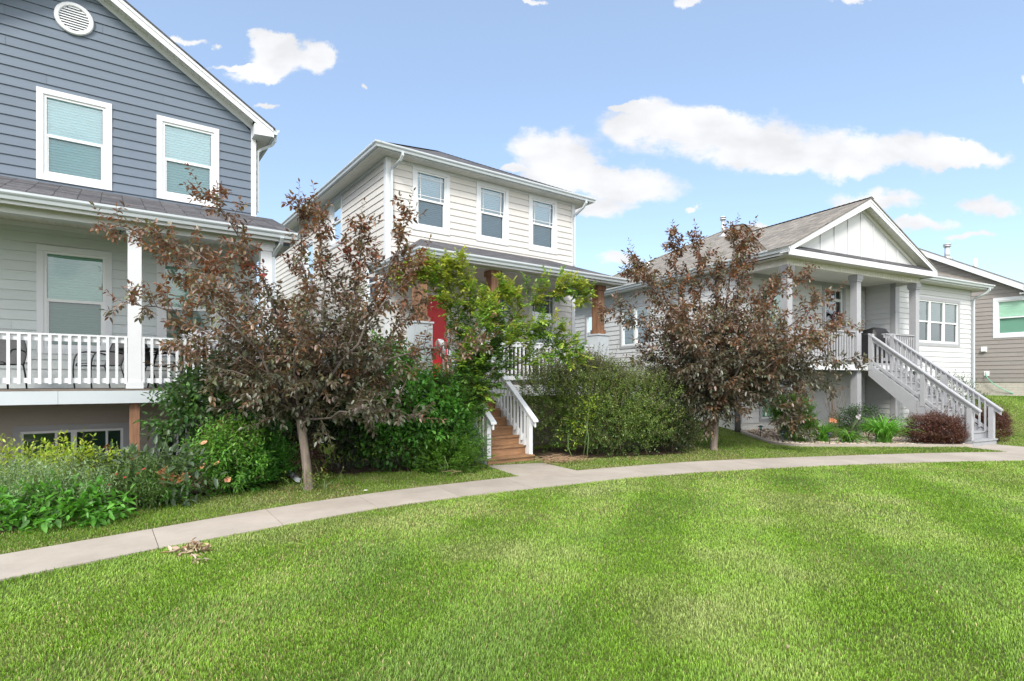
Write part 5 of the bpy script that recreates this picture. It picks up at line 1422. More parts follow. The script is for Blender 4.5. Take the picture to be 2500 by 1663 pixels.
shrub('green_shrub', 'big bright green shrub with a few dead leaves left of the wooden stairs', (-1.95, 10.75), [(-.1, -.1, 1.2, .95, .7, .7), (-.85, -.1, .85, .6, .5, .6), (.45, -.2, .85, .55, .5, .65), (-.1, -.35, .6, .9, .4, .5), (-.5, .1, 1.95, .5, .45, .4)], MG, 43, .085, .66, 2300, .04, (.16, .32), pal_top=[((.06, .16, .025), 3), ((.10, .21, .04), 2)], pal_low=[((.05, .14, .028), 3), ((.07, .18, .035), 2)], stems=14, spikes=14, droop=.3, shape='ovate', upw=.3, extra=dead_bits)
shrub('fern_leaf_shrub', 'feathery green shrub pressed against the left handrail of the wooden stairs', (-1.15, 10.6), [(0, .1, .9, .34, .3, .75), (.15, .0, .5, .35, .3, .45), (-.1, .15, 1.4, .3, .3, .35)], MG, 44, .045, .36, 620, .022, (.2, .4), stems=7, spikes=8, droop=.15, shape='flat', pairs=True, pal_top=[((.09, .19, .03), 2), ((.06, .13, .03), 2)], upw=.3)
shrub('weed_clump', 'low fresh green weed clump at the foot of the wooden stairs', (-1.15, 10.05), [(0, 0, .25, .42, .28, .26), (.35, .25, .22, .25, .25, .22), (-.3, .1, .2, .3, .2, .2)], BR, 45, .05, .34, 330, .02, (.15, .3), stems=6, droop=.2, shape='flat', pairs=True, upw=.5, stem_mat='gstem', cat='weeds')
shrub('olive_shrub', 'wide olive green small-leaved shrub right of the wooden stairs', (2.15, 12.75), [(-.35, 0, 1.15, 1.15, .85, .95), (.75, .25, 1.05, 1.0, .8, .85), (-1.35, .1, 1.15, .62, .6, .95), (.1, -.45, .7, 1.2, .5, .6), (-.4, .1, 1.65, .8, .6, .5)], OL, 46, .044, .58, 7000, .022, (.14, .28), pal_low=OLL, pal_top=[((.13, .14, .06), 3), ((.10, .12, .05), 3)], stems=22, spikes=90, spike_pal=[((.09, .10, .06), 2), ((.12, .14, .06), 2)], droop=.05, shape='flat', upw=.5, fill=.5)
shrub('dark_small_shrub', 'dark rounded shrub at the right end of the olive shrub', (3.55, 13.1), [(0, 0, .95, .62, .6, .8), (.15, -.1, .5, .55, .5, .45)], [((.035, .05, .02), 3), ((.05, .065, .028), 2), ((.07, .08, .035), 1)], 47, .05, .58, 1900, .026, (.14, .26), stems=9, spikes=12, droop=.15, shape='flat', upw=.35)
def sprig(root, lv, st, r):
    pass
shrub('bright_sapling', 'thin bright green sapling sticking out of the olive shrub', (1.52, 11.75), [(0, 0, .75, .12, .1, .55), (-.3, .1, .45, .2, .15, .3), (.15, 0, 1.25, .08, .08, .3)], LIME, 48, .06, .55, 60, .04, (.15, .25), stems=3, droop=.1, shape='ovate', upw=.8, pal_low=BR, stem_mat='gstem', cat='sapling')
# ---- flower bed below the white porch
shrub('lime_shrub', 'lime yellow shrub at the left edge of the flower bed', (-5.95, 7.25), [(0, 0, 0.408, 0.55, 0.4, 0.229), (-0.45, 0, 0.381, 0.4, 0.35, 0.218), (0.35, 0.05, 0.408, 0.3, 0.25, 0.163)], LIME, 51, .062, .5, 330, .035, (.16, .34), stems=8, spikes=14, droop=-.05, shape='ovate', upw=.8, pal_low=[((.14, .22, .03), 3), ((.2, .3, .03), 2)])
SAGE = [((.19, .28, .13), 4), ((.25, .34, .19), 3), ((.14, .23, .10), 2)]
def sage_spikes(root, lv, st, r):
    d = Leaves('flat')
    for k in range(22):
        p = Vector((r.uniform(-.6, .3), r.uniform(-.25, .2), r.uniform(.38, .6)))
        d = Leaves('flat')
        for j in range(14):
            q = p + Vector((r.gauss(0, .012), r.gauss(0, .012), j * .017))
            d.add(tuple(q), tuple(rv(r) + Vector((0, 0, .6))), tuple(rv(r)), .016, .008, jit((.30, .27, .38), r))
        d.build('flower', M['petal'], root)
shrub('russian_sage', 'gray green feathery sage with pale violet flower spikes at the front of the flower bed', (-5.55, 6.75), [(0, 0, 0.22, 0.6, 0.3, 0.167), (-0.5, 0, 0.22, 0.4, 0.3, 0.176)], SAGE, 52, .045, .3, 560, .016, (.2, .42), stems=10, spikes=26, droop=0, shape='flat', upw=.9, extra=sage_spikes, stem_mat='gstem', cat='perennial')
shrub('creeper_patch', 'low bright green five-leaf creeper at the front corner of the flower bed', (-5.35, 6.55), [(0, 0, 0.16, 0.65, 0.28, 0.176), (0.15, -0.15, 0.112, 0.5, 0.25, 0.112), (-0.5, -0.3, 0.112, 0.45, 0.3, 0.128)], [((.085, .25, .03), 4), ((.11, .30, .04), 3), ((.06, .17, .025), 2)], 53, .10, .5, 340, .05, (.1, .22), stems=6, droop=.2, shape='ovate', upw=.3, stem_mat='gstem', cat='ground cover')
PEO = [((.075, .12, .065), 4), ((.10, .145, .09), 3), ((.055, .085, .045), 3)]
def peony_heads(root, lv, st, r):
    d = Leaves('flat')
    for q in ((-.42, -.15, .78), (.05, -.3, .3), (-.55, -.25, .5), (-.5, -.27, .55)):
        for k in range(26):
            d.add(tuple(Vector(q) + rv(r) * .025), tuple(rv(r)), tuple(rv(r)), .04, .02, jit((.10, .035, .02), r, .3))
    d.build('seed_head', M['dry'], root)
shrub('peony_plant', 'dusky large-leaved peony with brown spent heads below the porch window', (-4.95, 7.55), [(0, 0, 0.348, 0.45, 0.35, 0.225), (-0.35, 0.05, 0.393, 0.3, 0.3, 0.168), (0.35, 0, 0.281, 0.35, 0.3, 0.197)], PEO, 54, .13, .48, 190, .07, (.15, .28), stems=10, droop=.35, shape='ovate', upw=.3, stem_mat='gstem', cat='perennial', extra=peony_heads)
def flowers(root, spots, c, s, r, petals=9, open_=.35):
    for q in spots:
        d = Leaves('round')
        ax = (Vector((0, -.7, .7)) + rv(r) * .35).normalized(); a = ax.cross(Vector((1, 0, 0))).normalized(); b = ax.cross(a)
        for k in range(petals):
            w = 6.283 * k / petals + r.uniform(-.15, .15); o = a * math.cos(w) + b * math.sin(w)
            d.add(q, tuple(o + ax * open_), tuple(ax - o * .3), s * (1 + r.uniform(-.1, .1)), s * .62, jit(c, r, .14))
        for k in range(5):
            d.add(q, tuple(ax + rv(r) * .4), tuple(rv(r)), s * .35, s * .15, jit((c[0] * .9, c[1] * .6, c[2] * .3), r))
        d.build('flower', M['petal'], root)
shrub('coneflower_plant', 'thin-leaved plant with small red flowers in front of the peony', (-4.72, 7.2), [(0, 0, 0.272, 0.3, 0.22, 0.229), (-0.2, -0.1, 0.163, 0.3, 0.2, 0.152)], [((.07, .14, .03), 3), ((.10, .18, .045), 2)], 55, .06, .26, 170, .03, (.2, .36), stems=8, spikes=6, droop=.05, shape='flat', upw=.8, stem_mat='gstem', cat='perennial',
      extra=lambda root, lv, st, r: flowers(root, [(-.2, -.26, .5), (-.08, -.28, .46), (.05, -.24, .5), (.14, -.26, .56), (-.3, -.26, .36)], (.42, .06, .05), .022, r))
shrub('rose_bush', 'bright green rose bush with a few peach blooms beside the cedar porch support', (-4.32, 8.3), [(0, 0, 0.523, 0.42, 0.35, 0.348), (-0.15, -0.1, 0.279, 0.4, 0.3, 0.244), (0.25, 0.05, 0.697, 0.25, 0.25, 0.209), (0.3, -0.1, 0.348, 0.35, 0.3, 0.244)], [((.10, .25, .035), 4), ((.14, .32, .05), 3), ((.065, .16, .03), 3)], 56, .065, .5, 520, .028, (.14, .26), stems=9, spikes=12, droop=.15, shape='ovate', upw=.5, pal_top=[((.13, .26, .04), 3), ((.10, .21, .03), 2)],
      extra=lambda root, lv, st, r: flowers(root, [(-.02, -.46, .46), (.16, -.44, .49), (.3, -.42, .26), (-.03, -.42, .78)], (.72, .36, .22), .05, r))
MAR = [((.08, .26, .045), 4), ((.115, .32, .05), 3), ((.06, .18, .035), 2)]
shrub('marigold_clump', 'fresh green ferny clump in the middle of the flower bed edge', (-4.22, 8.62), [(0, 0, 0.285, 0.36, 0.26, 0.285), (0.2, -0.1, 0.209, 0.28, 0.2, 0.209)], MAR, 57, .065, .38, 300, .02, (.16, .3), stems=8, droop=.1, shape='flat', pairs=True, upw=.7, stem_mat='gstem', cat='perennial')
shrub('ferny_clump', 'ferny green clump at the right end of the flower bed', (-4.0, 9.1), [(0, 0, .3, .36, .28, .28), (-.1, .1, .5, .18, .15, .3)], MAR, 58, .065, .36, 300, .02, (.16, .3), stems=8, spikes=5, droop=.1, shape='flat', pairs=True, upw=.7, stem_mat='gstem', cat='perennial')
shrub('leafy_weeds', 'small leafy weeds beside the drain spout at the bed end', (-4.05, 9.55), [(0, 0, .16, .3, .25, .16), (.3, -.35, .1, .25, .2, .1)], BR, 59, .05, .5, 130, .03, (.1, .2), stems=4, droop=.1, shape='ovate', upw=.5, stem_mat='gstem', cat='weeds')
shrub('tall_weed', 'tall thin weed with narrow leaves standing in the flower bed', (-4.3, 9.05), [(0, 0, .7, .08, .08, .4)], [((.09, .2, .03), 3), ((.12, .24, .05), 2)], 60, .09, .2, 26, .03, (.2, .3), stems=3, droop=.0, shape='flat', upw=1.2, stem_mat='gstem', cat='weed')
shrub('seedling_patch', 'low green seedlings along the bare edge of the flower bed', (-4.75, 7.35), [(0, 0, .1, .5, .14, .1), (-.45, -.5, .1, .4, .16, .1)], MG, 61, .06, .45, 120, .035, (.08, .18), stems=3, droop=.1, shape='ovate', upw=.4, stem_mat='gstem', cat='ground cover')
shrub('trunk_suckers', 'yellow green root suckers round the foot of the left tree', (-2.95, 8.35), [(.15, .1, .12, .22, .2, .14), (-.25, -.05, .08, .2, .15, .1)], [((.17, .22, .05), 3), ((.12, .18, .04), 2), ((.22, .12, .06), 1)], 62, .045, .5, 36, .04, (.1, .22), stems=3, droop=.05, shape='ovate', upw=.8, stem_mat='gstem', cat='sprouts')
shrub('dark_coleus', 'small dark maroon plant at the mouth of the drain spout', (-3.3, 9.08), [(0, 0, .28, .16, .15, .28), (.05, -.05, .5, .1, .1, .15)], [((.05, .022, .024), 3), ((.07, .03, .028), 2)], 63, .07, .55, 60, .035, (.1, .2), stems=3, droop=.3, shape='ovate', upw=.3, cat='perennial')

def strap_plant(name, label, base, n, length, width, pal, seed, spread=.9, group=None, cat='perennial', upright=.8, extra=None, bend=1.0):
    r = random.Random(seed); bx, by = base
    root = empty(name, (bx, by, gzf(bx, by))); tag(root, label, cat, group)
    V = []; F = []; C = []
    for k in range(n):
        w = r.uniform(0, 6.283); ln = length * r.uniform(.6, 1.1); o = Vector((math.cos(w), math.sin(w), 0)); sd = Vector((-o.y, o.x, 0))
        p = Vector((r.gauss(0, .06), r.gauss(0, .05), 0)); ang = r.uniform(.05, .55) / upright
        c = jit(pick(pal, r), r); i0 = len(V); m = 8
        for j in range(m):
            f = j / (m - 1)
            wd = width * (1 - f ** 2.2) * (.7 + .6 * min(f * 3, 1)) * .7 + .0008
            up = Vector((0, 0, 1)); q = sd * wd
            fold = (o * math.cos(ang) - up * math.sin(ang)) * wd * -.35
            V.append(tuple(p - q + fold)); V.append(tuple(p)); V.append(tuple(p + q + fold))
            C += [c] * 3
            p = p + (o * math.sin(ang) + up * math.cos(ang)) * (ln / (m - 1))
            ang += bend * spread * r.uniform(.12, .34) * (1 + f)
            if p.z < .02: p.z = .02
        for j in range(m - 1):
            a = i0 + j * 3; F.append((a, a + 1, a + 4, a + 3)); F.append((a + 1, a + 2, a + 5, a + 4))
    me = bpy.data.meshes.new('foliage'); me.from_pydata(V, [], F)
    at = me.attributes.new('col', 'FLOAT_COLOR', 'POINT'); cc = np.ones((len(V), 4)); cc[:, :3] = np.array(C); at.data.foreach_set('color', cc.ravel())
    me.polygons.foreach_set('use_smooth', [True] * len(F))
    link('foliage', me, M['leafg'], root)
    if extra: extra(root, r)
    return root
DL = [((.10, .28, .04), 4), ((.15, .36, .055), 3), ((.20, .42, .08), 2)]
def lily_blooms(spots, c=(.78, .36, .20), s=.085, stalk=True):
    def f(root, r):
        b = MB()
        for q in spots:
            d = Leaves('ovate'); ax = (Vector((r.uniform(-.5, .5), -.9, .35))).normalized(); a = ax.cross(Vector((0, 0, 1))).normalized(); e = ax.cross(a)
            for k in range(6):
                w = 6.283 * k / 6 + r.uniform(-.1, .1); o = a * math.cos(w) + e * math.sin(w)
                d.add(q, tuple(o + ax * .55), tuple(ax * .8 - o * .6), s, s * .55, jit(c if k % 2 else (c[0] * .9, c[1] * .75, c[2] * .75), r, .08))
            for k in range(4): d.add(q, tuple(ax + rv(r) * .2), tuple(rv(r)), s * .6, s * .06, (.6, .4, .08))
            d.build('flower', M['petal'], root)
            b.tube([(0, 0, 0), (q[0] * .5, q[1] * .5, q[2] * .65), q], .005, 5)
        b.build('flower_stalk', M['gstem'], root)
    return f
strap_plant('daylily', 'daylily with a cluster of peach blooms at the front of the flower bed', (-4.62, 7.62), 46, .55, .012, DL, 71, extra=lily_blooms([(-.02, -.2, .40), (.04, -.22, .47), (.09, -.2, .38), (.20, -.18, .34), (.25, -.15, .37), (-.1, -.12, .43), (.02, -.24, .35)]), group='daylilies')
strap_plant('daylily', 'largest arching daylily clump beside the reddish barberry', (9.85, 14.75), 230, 1.08, .024, DL, 72, group='daylilies', upright=1.0, spread=.75)
strap_plant('daylily', 'daylily clump with a single peach bloom near the bungalow column', (8.35, 15.0), 120, .85, .02, DL, 73, group='daylilies', extra=lily_blooms([(.1, -.25, .62), (.2, -.2, .6)]), upright=1.0, spread=.7)
strap_plant('daylily', 'low light green daylily between the two other clumps of the stone bed', (8.95, 14.85), 120, .68, .022, [((.13, .27, .05), 3), ((.10, .22, .04), 2)], 74, group='daylilies', extra=lily_blooms([(.18, -.1, .72), (.25, -.05, .68), (.3, 0, .75)], (.62, .60, .66), .05), spread=1.0)
def plumes(root, r):
    V = Leaves('flat'); b = MB()
    for k in range(46):
        w = r.uniform(0, 6.28); q = r.uniform(0, .28); h = r.uniform(.9, 1.45)
        p = [(0.1 * math.cos(w), .1 * math.sin(w), 0), (q * .6 * math.cos(w), q * .6 * math.sin(w), h * .6), (q * 1.3 * math.cos(w), q * 1.3 * math.sin(w), h)]
        b.tube(p, [.003, .0025, .002], 3, cap=False)
        for j in range(9):
            V.add((p[2][0], p[2][1], h - .02 * j), tuple(rv(r) * .4 + Vector((0, 0, 1))), tuple(rv(r)), .04, .008, jit((.22, .17, .11), r))
    b.build('stalks', M['stem'], root); V.build('seed_head', M['dry'], root)
strap_plant('feather_grass', 'tall thin feather reed grass with tan plumes under the bungalow porch', (7.75, 15.6), 80, .85, .005, [((.10, .17, .05), 3), ((.14, .18, .07), 2)], 75, upright=1.6, spread=.35, extra=plumes, cat='ornamental grass', group='feather grasses')
strap_plant('feather_grass', 'feather reed grass with tan plumes right against the bungalow support post', (9.05, 15.75), 60, .8, .005, [((.10, .17, .05), 3), ((.14, .18, .07), 2)], 76, upright=1.6, spread=.35, extra=plumes, cat='ornamental grass', group='feather grasses')
shrub('boxwood_shrub', 'upright bright green shrub in front of the bungalow basement window', (7.55, 14.95), [(0, 0, .75, .42, .38, .42), (.12, 0, .35, .36, .33, .35), (-.22, 0, .85, .28, .26, .28)], [((.10, .22, .03), 4), ((.14, .28, .035), 3), ((.06, .14, .022), 3)], 81, .055, .55, 1300, .024, (.12, .24), stems=8, spikes=16, droop=.1, shape='flat', upw=.5)
shrub('dark_leaf_shrub', 'low dark green shrub under the bungalow deck behind the daylilies', (10.05, 16.0), [(0, 0, .45, .65, .45, .38), (-.4, .1, .4, .4, .35, .32)], [((.035, .085, .025), 3), ((.05, .12, .03), 2)], 82, .06, .5, 420, .035, (.12, .22), stems=6, droop=.15, shape='ovate', upw=.4)
BAR = [((.085, .028, .018), 4), ((.115, .042, .024), 3), ((.06, .024, .017), 3), ((.14, .07, .035), 1)]
shrub('barberry_shrub', 'rounded red brown barberry left of the gray stair foot', (11.0, 14.55), [(0, 0, .36, .60, .48, .40), (.2, -.05, .28, .45, .4, .3)], BAR, 83, .03, .62, 3000, .016, (.08, .17), stems=8, spikes=18, droop=.05, shape='flat', upw=.45, lmat='leafp', group='barberry shrubs', fill=.25)
shrub('barberry_shrub', 'red brown barberry partly hidden right of the gray stair foot', (13.2, 15.4), [(0, 0, .40, .42, .42, .38), (.05, 0, .6, .3, .3, .25)], BAR, 84, .03, .62, 1800, .016, (.08, .17), stems=8, spikes=14, droop=.05, shape='flat', upw=.45, lmat='leafp', group='barberry shrubs', fill=.25)
shrub('stair_side_shrub', 'dark green shrub behind the gray stairs against the white wall', (14.2, 18.0), [(0, 0, .85, .75, .6, .75), (-.6, -.2, .7, .5, .45, .6), (.7, .1, .5, .6, .5, .5)], [((.04, .08, .025), 3), ((.055, .11, .03), 2)], 85, .05, .5, 900, .03, (.15, .28), stems=8, spikes=22, droop=.1, shape='flat', upw=.6)

# ------------------------------------------------------------------ lawn grass
def make_grass():
    rg = np.random.default_rng(99)
    ys = np.linspace(1.9, 27, 400)
    dens = np.where(ys < 3.6, 13000, 13000 * (3.6 / ys) ** 1.6)
    wgt = dens * ys * 2.1
    cum = np.cumsum(wgt) * (ys[1] - ys[0]); tot = int(cum[-1])
    Y = np.interp(rg.random(tot) * cum[-1], cum, ys)
    U = rg.uniform(-1.02, 1.12, tot); X = U * Y
    keep = np.ones(tot, bool)
    D1 = -X * math.sin(TH1) + Y * math.cos(TH1)
    S2 = X * math.cos(TH2) + Y * math.sin(TH2); D2 = -X * math.sin(TH2) + Y * math.cos(TH2)
    S3 = X * math.cos(TH3) + Y * math.sin(TH3); D3 = -X * math.sin(TH3) + Y * math.cos(TH3)
    S4 = X * math.cos(TH4) + Y * math.sin(TH4)
    S1 = X * math.cos(TH1) + Y * math.sin(TH1)
    keep &= ~((S1 < 2.6) & (D1 > 13.3)) & ~((S1 < 2.6) & (D1 > 11.5))
    keep &= ~((S2 > 5.9) & (S2 < 12.42) & (D2 > 11.1)) & ~((S2 > 6.1) & (S2 < 7.4) & (D2 > 9.1))
    keep &= ~((S3 > 13.5) & (S3 < 24.6) & (D3 > 11.65)) & ~((S3 > 19.7) & (S3 < 24.6) & (D3 > 10.7)) & ~((S3 > 16.8) & (S3 < 18.1) & (D3 > 7.2) & (D3 < 10.1))
    keep &= ~(S4 > 30.6)
    for pl in (PATH, PAD2, PAD3, BED1, BED2): keep &= ~inpoly(X, Y, pl)
    bb = inpoly(X, Y, BEDB) | inpoly(X, Y, BEDC)
    keep &= ~bb | (rg.random(tot) < .12)
    # thin spots
    thin = fbm(X * .9 + 5, Y * .9, 1)
    shade = ((np.hypot(X + 3.0, Y - 8.3) < .8) | (np.hypot(X - 3.9, Y - 12.9) < 1.4) | (np.hypot(X - 4.86, Y - 13.4) < .5))
    keep &= rg.random(tot) < np.where(shade, .55, np.clip(1.35 - .75 * (thin > .60), .55, 1))
    X = X[keep]; Y = Y[keep]; n = len(X); Z = gz(X, Y)
    # mowing stripes: blades lean one way and the other
    vx, vy = .36, 1.0; q = math.hypot(vx, vy); vx /= q; vy /= q
    cr = X * vy - Y * vx + .25 * (fbm(X * .5, Y * .5, 0) - .5)
    st = np.tanh(3.0 * np.sin(cr * 2 * math.pi / 1.75 + .6))
    far = (Y > 0) 
    lawn = 1.0 * ((X - np.interp(Y, [2.7, 4.6, 6.5, 8.2, 9.5, 10.6, 11.6, 12.1], [-5.9, -4.2, -2.5, -.3, 2.0, 5.0, 10.6, 17])) > 0)
    st = st * lawn
    H = .027 * (1 + rg.normal(0, .22, n)).clip(.4, 1.7) * (1 + .06 * np.clip(Y, 0, 12) / 12)
    Wd = .0016 * (1 + Y / 5.5) * rg.uniform(.7, 1.4, n)
    az = rg.uniform(0, 2 * math.pi, n)
    bx, by = np.cos(az), np.sin(az)
    lean = rg.uniform(.1, .75, n)
    LX = np.cos(az + 1.5 + rg.normal(0, .5, n)) * lean + st * vx * .2; LY = np.sin(az + 1.5 + rg.normal(0, .5, n)) * lean + st * vy * .2
    p0 = np.stack([X - bx * Wd, Y - by * Wd, Z - .004], 1); p1 = np.stack([X + bx * Wd, Y + by * Wd, Z - .004], 1)
    m = np.stack([X + LX * H * .35, Y + LY * H * .35, Z + H * .62], 1)
    m0 = m - np.stack([bx * Wd * .75, by * Wd * .75, 0 * Wd], 1); m1 = m + np.stack([bx * Wd * .75, by * Wd * .75, 0 * Wd], 1)
    tp = np.stack([X + LX * H * 1.0, Y + LY * H * 1.0, Z + H * (1 - .25 * lean)], 1)
    V = np.stack([p0, p1, m1, m0, tp], 1).reshape(-1, 3)
    i = np.arange(n)[:, None] * 5
    lo = np.concatenate([i + 0, i + 1, i + 2, i + 3, i + 3, i + 2, i + 4], 1).ravel()
    tots = np.tile([4, 3], n); stt = np.concatenate([[0], np.cumsum(tots)[:-1]])
    me = bpy.data.meshes.new('lawn_grass')
    me.vertices.add(n * 5); me.vertices.foreach_set('co', V.ravel())
    me.loops.add(len(lo)); me.loops.foreach_set('vertex_index', lo.astype(np.int32))
    me.polygons.add(len(tots)); me.polygons.foreach_set('loop_start', stt.astype(np.int32)); me.polygons.foreach_set('loop_total', tots.astype(np.int32))
    # colour: fresh / pale / dry blades in patches
    a = fbm(X * .8, Y * .8, 0); b = fbm(X * 2.6 + 9, Y * 2.6, 2); c = fbm(X * .35 + 3, Y * .35 + 8, 1)
    g = np.stack([.20 + .06 * b, .37 + .06 * b, .035 + .02 * b], 1)
    deep = np.array([.13, .26, .035]); pale = np.array([.36, .42, .16]); dry = np.array([.46, .41, .19])
    def mixc(base, colr, w): return base * (1 - w[:, None]) + colr * w[:, None]
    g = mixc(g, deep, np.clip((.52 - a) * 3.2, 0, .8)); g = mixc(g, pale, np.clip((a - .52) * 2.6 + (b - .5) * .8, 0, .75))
    g = mixc(g, pale, np.clip(.13 * st, 0, 1)); g = mixc(g, deep, np.clip(-.14 * st, 0, 1))  # light and dark look of the leaning stripes, put into blade colour
    pd = .02 + np.clip((c - .54) * .6, 0, .14) + .10 * (1 - lawn) + .35 * ((np.hypot(X - 3.7, Y - 12.7) < 1.5)) + .3 * (np.hypot(X + 3.0, Y - 8.2) < .75)
    # browned rim along the concrete
    fx = np.array([p[0] for p in FAR]); fy = np.array([p[1] for p in FAR])
    dist = np.abs(Y - np.interp(X, fx, fy)) * .75
    pd = pd + .35 * np.exp(-(dist / .12) ** 2)
    isd = rg.random(n) < pd
    g = np.where(isd[:, None], dry * rg.uniform(.6, 1.2, n)[:, None], g)
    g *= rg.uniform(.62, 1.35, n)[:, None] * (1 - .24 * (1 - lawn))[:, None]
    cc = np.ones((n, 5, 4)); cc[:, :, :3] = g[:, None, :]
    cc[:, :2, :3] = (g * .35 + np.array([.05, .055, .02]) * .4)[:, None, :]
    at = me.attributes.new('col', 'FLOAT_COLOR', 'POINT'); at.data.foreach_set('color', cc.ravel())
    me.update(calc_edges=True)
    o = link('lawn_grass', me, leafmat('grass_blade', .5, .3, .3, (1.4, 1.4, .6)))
    tag(o, 'short mown grass with pale stripes over the lawn', 'grass', kind='stuff')
    return n
ng = make_grass()
print('grass', ng, 'leaves', n1, n2, n3)

# ------------------------------------------------------------------ small things
# pebble mulch and its concrete edging
def make_rocks():
    r = np.random.default_rng(4); V = []; F = []; C = []
    import bmesh
    bm = bmesh.new(); bmesh.ops.create_icosphere(bm, subdivisions=1, radius=1); bm.verts.ensure_lookup_table()
    tv = np.array([v.co[:] for v in bm.verts]); tf = [[v.index for v in f.verts] for f in bm.faces]; bm.free()
    cnt = 0
    while cnt < 3800:
        x = r.uniform(6.6, 12.2); y = r.uniform(13.95, 17.4)
        if y > 15.6 and r.random() < .6: continue
        if not inpoly(np.array([x]), np.array([y]), BED2)[0]: continue
        s = r.uniform(.012, .034) * (1.4 if r.random() < .12 else 1)
        sc = np.array([r.uniform(.8, 1.5), r.uniform(.7, 1.2), r.uniform(.45, .75)]) * s
        w = r.uniform(0, 6.28); q = tv * (1 + r.normal(0, .12, tv.shape)) * sc
        q = np.stack([q[:, 0] * math.cos(w) - q[:, 1] * math.sin(w), q[:, 0] * math.sin(w) + q[:, 1] * math.cos(w), q[:, 2]], 1)
        q += np.array([x, y, gzf(x, y) + .03 + s * .3])
        i0 = len(V); V.extend(q.tolist()); F.extend([[a + i0 for a in f] for f in tf])
        pal = [(.50, .41, .33), (.62, .56, .49), (.40, .27, .19), (.36, .33, .31), (.55, .46, .34)]
        c = np.array(pal[r.integers(0, 5)]) * r.uniform(.7, 1.25); C.extend([[*c, 1]] * len(tv)); cnt += 1
    me = bpy.data.meshes.new('pebble_mulch'); me.from_pydata(V, [], F)
    a = me.attributes.new('col', 'FLOAT_COLOR', 'POINT'); a.data.foreach_set('color', np.array(C).ravel())
    m, nt, b = newmat('pebble'); at = N(nt, 'ShaderNodeAttribute', attribute_name='col'); nt.links.new(at.outputs['Color'], b.inputs['Base Color']); b.inputs['Roughness'].default_value = .75
    o = link('pebble_mulch', me, m); tag(o, 'tan and gray river pebbles covering the stone bed', 'pebbles', kind='stuff')
make_rocks()
ed = catmull(EDGE, 60); mb = MB()
for i in range(59):
    (x0, y0), (x1, y1) = ed[i], ed[i + 1]
    d = Vector((x1 - x0, y1 - y0, 0)).normalized(); nrm = Vector((-d.y, d.x, 0)) * .06
    za, zb = gzf(x0, y0), gzf(x1, y1)
    P = lambda x, y, z, s, dz: (x + nrm.x * s, y + nrm.y * s, z + dz)
    q = [P(x0, y0, za, -1, -.05), P(x1, y1, zb, -1, -.05), P(x1, y1, zb, -1, .07), P(x0, y0, za, -1, .07)]
    k = [P(x0, y0, za, 1, -.05), P(x1, y1, zb, 1, -.05), P(x1, y1, zb, 1, .07), P(x0, y0, za, 1, .07)]
    mb.face(q); mb.face(k[::-1]); mb.face([q[3], q[2], k[2], k[3]]); mb.face([q[0], q[3], k[3], k[0]]); mb.face([q[1], q[2], k[2], k[1]])
o = mb.build('bed_edging', M['concrete']); tag(o, 'curved concrete edging round the pebble bed', 'edging')

def dead_leaf_heap(name, label, x, y, n, sx, sy, h, seed, size=.06, cat='leaf pile', pal=None):
    r = random.Random(seed); root = empty(name, (x, y, gzf(x, y))); tag(root, label, cat)
    lv = Leaves('ovate')
    pal = pal or [((.36, .27, .18), 3), ((.24, .16, .10), 2), ((.48, .40, .30), 2)]
    for k in range(n):
        q = Vector((r.gauss(0, sx), r.gauss(0, sy), 0)); q.z = .035 + h * math.exp(-(q.x / sx) ** 2 - (q.y / sy) ** 2) * r.random()
        T = rv(r); T.z *= .5; lv.add(tuple(q), tuple(T), tuple(Vector((0, 0, 1)) + rv(r) * .9), size * r.uniform(.6, 1.5), size * r.uniform(.3, .6), jit(pick(pal, r), r, .3))
    lv.build('leaves', M['dry'], root)
dead_leaf_heap('leaf_pile', 'heap of curled brown dead leaves on the grass beside the walk', -3.08, 5.36, 75, .085, .06, .10, 1, .08)
dead_leaf_heap('leaf_scatter', 'few brown dead leaves on the grass just below the bigger heap', -2.86, 5.05, 10, .04, .02, .03, 2, .07)
dead_leaf_heap('fallen_leaf', 'single curled brown leaf on the open lawn', 1.67, 3.39, 3, .006, .006, .02, 3, .05, 'leaf')
dead_leaf_heap('bed_litter', 'brown fallen leaf on the bare edge of the flower bed', -4.42, 8.0, 4, .05, .03, .02, 6, .07, 'leaf')
def twig_heap(name, label, x, y, seed, n, s, cat='twigs'):
    r = random.Random(seed); mb = MB()
    for k in range(n):
        w = r.uniform(0, 6.28); ln = r.uniform(.12, .45); p = Vector((x + r.gauss(0, s), y + r.gauss(0, s * .6), 0)); p.z = gzf(p.x, p.y) + r.uniform(.03, .09)
        q = p + Vector((math.cos(w), math.sin(w), r.uniform(-.05, .25))) * ln; m = p.lerp(q, .5) + Vector((0, 0, r.uniform(0, .04)))
        mb.tube([p, m, q], [.004, .0035, .002], 4, cap=False)
    o = mb.build(name, paint(name + '_straw', (.30, .20, .12), .9, .3, 12)); tag(o, label, cat)
twig_heap('twig_heap', 'heap of dry straw and twigs at the right foot of the wooden stairs', 1.05, 11.35, 5, 130, .22)
twig_heap('fallen_branch', 'thin dead branch on the grass left of the wooden stairs', -.95, 9.6, 6, 6, .16, 'branch')
mb = MB(); mb.box(-2.2, -2.15, 8.28, 8.315, .035, .04); o = mb.build('paper_scrap', M['plastic']); tag(o, 'tiny white paper scrap on the shaded grass near the left tree', 'litter')

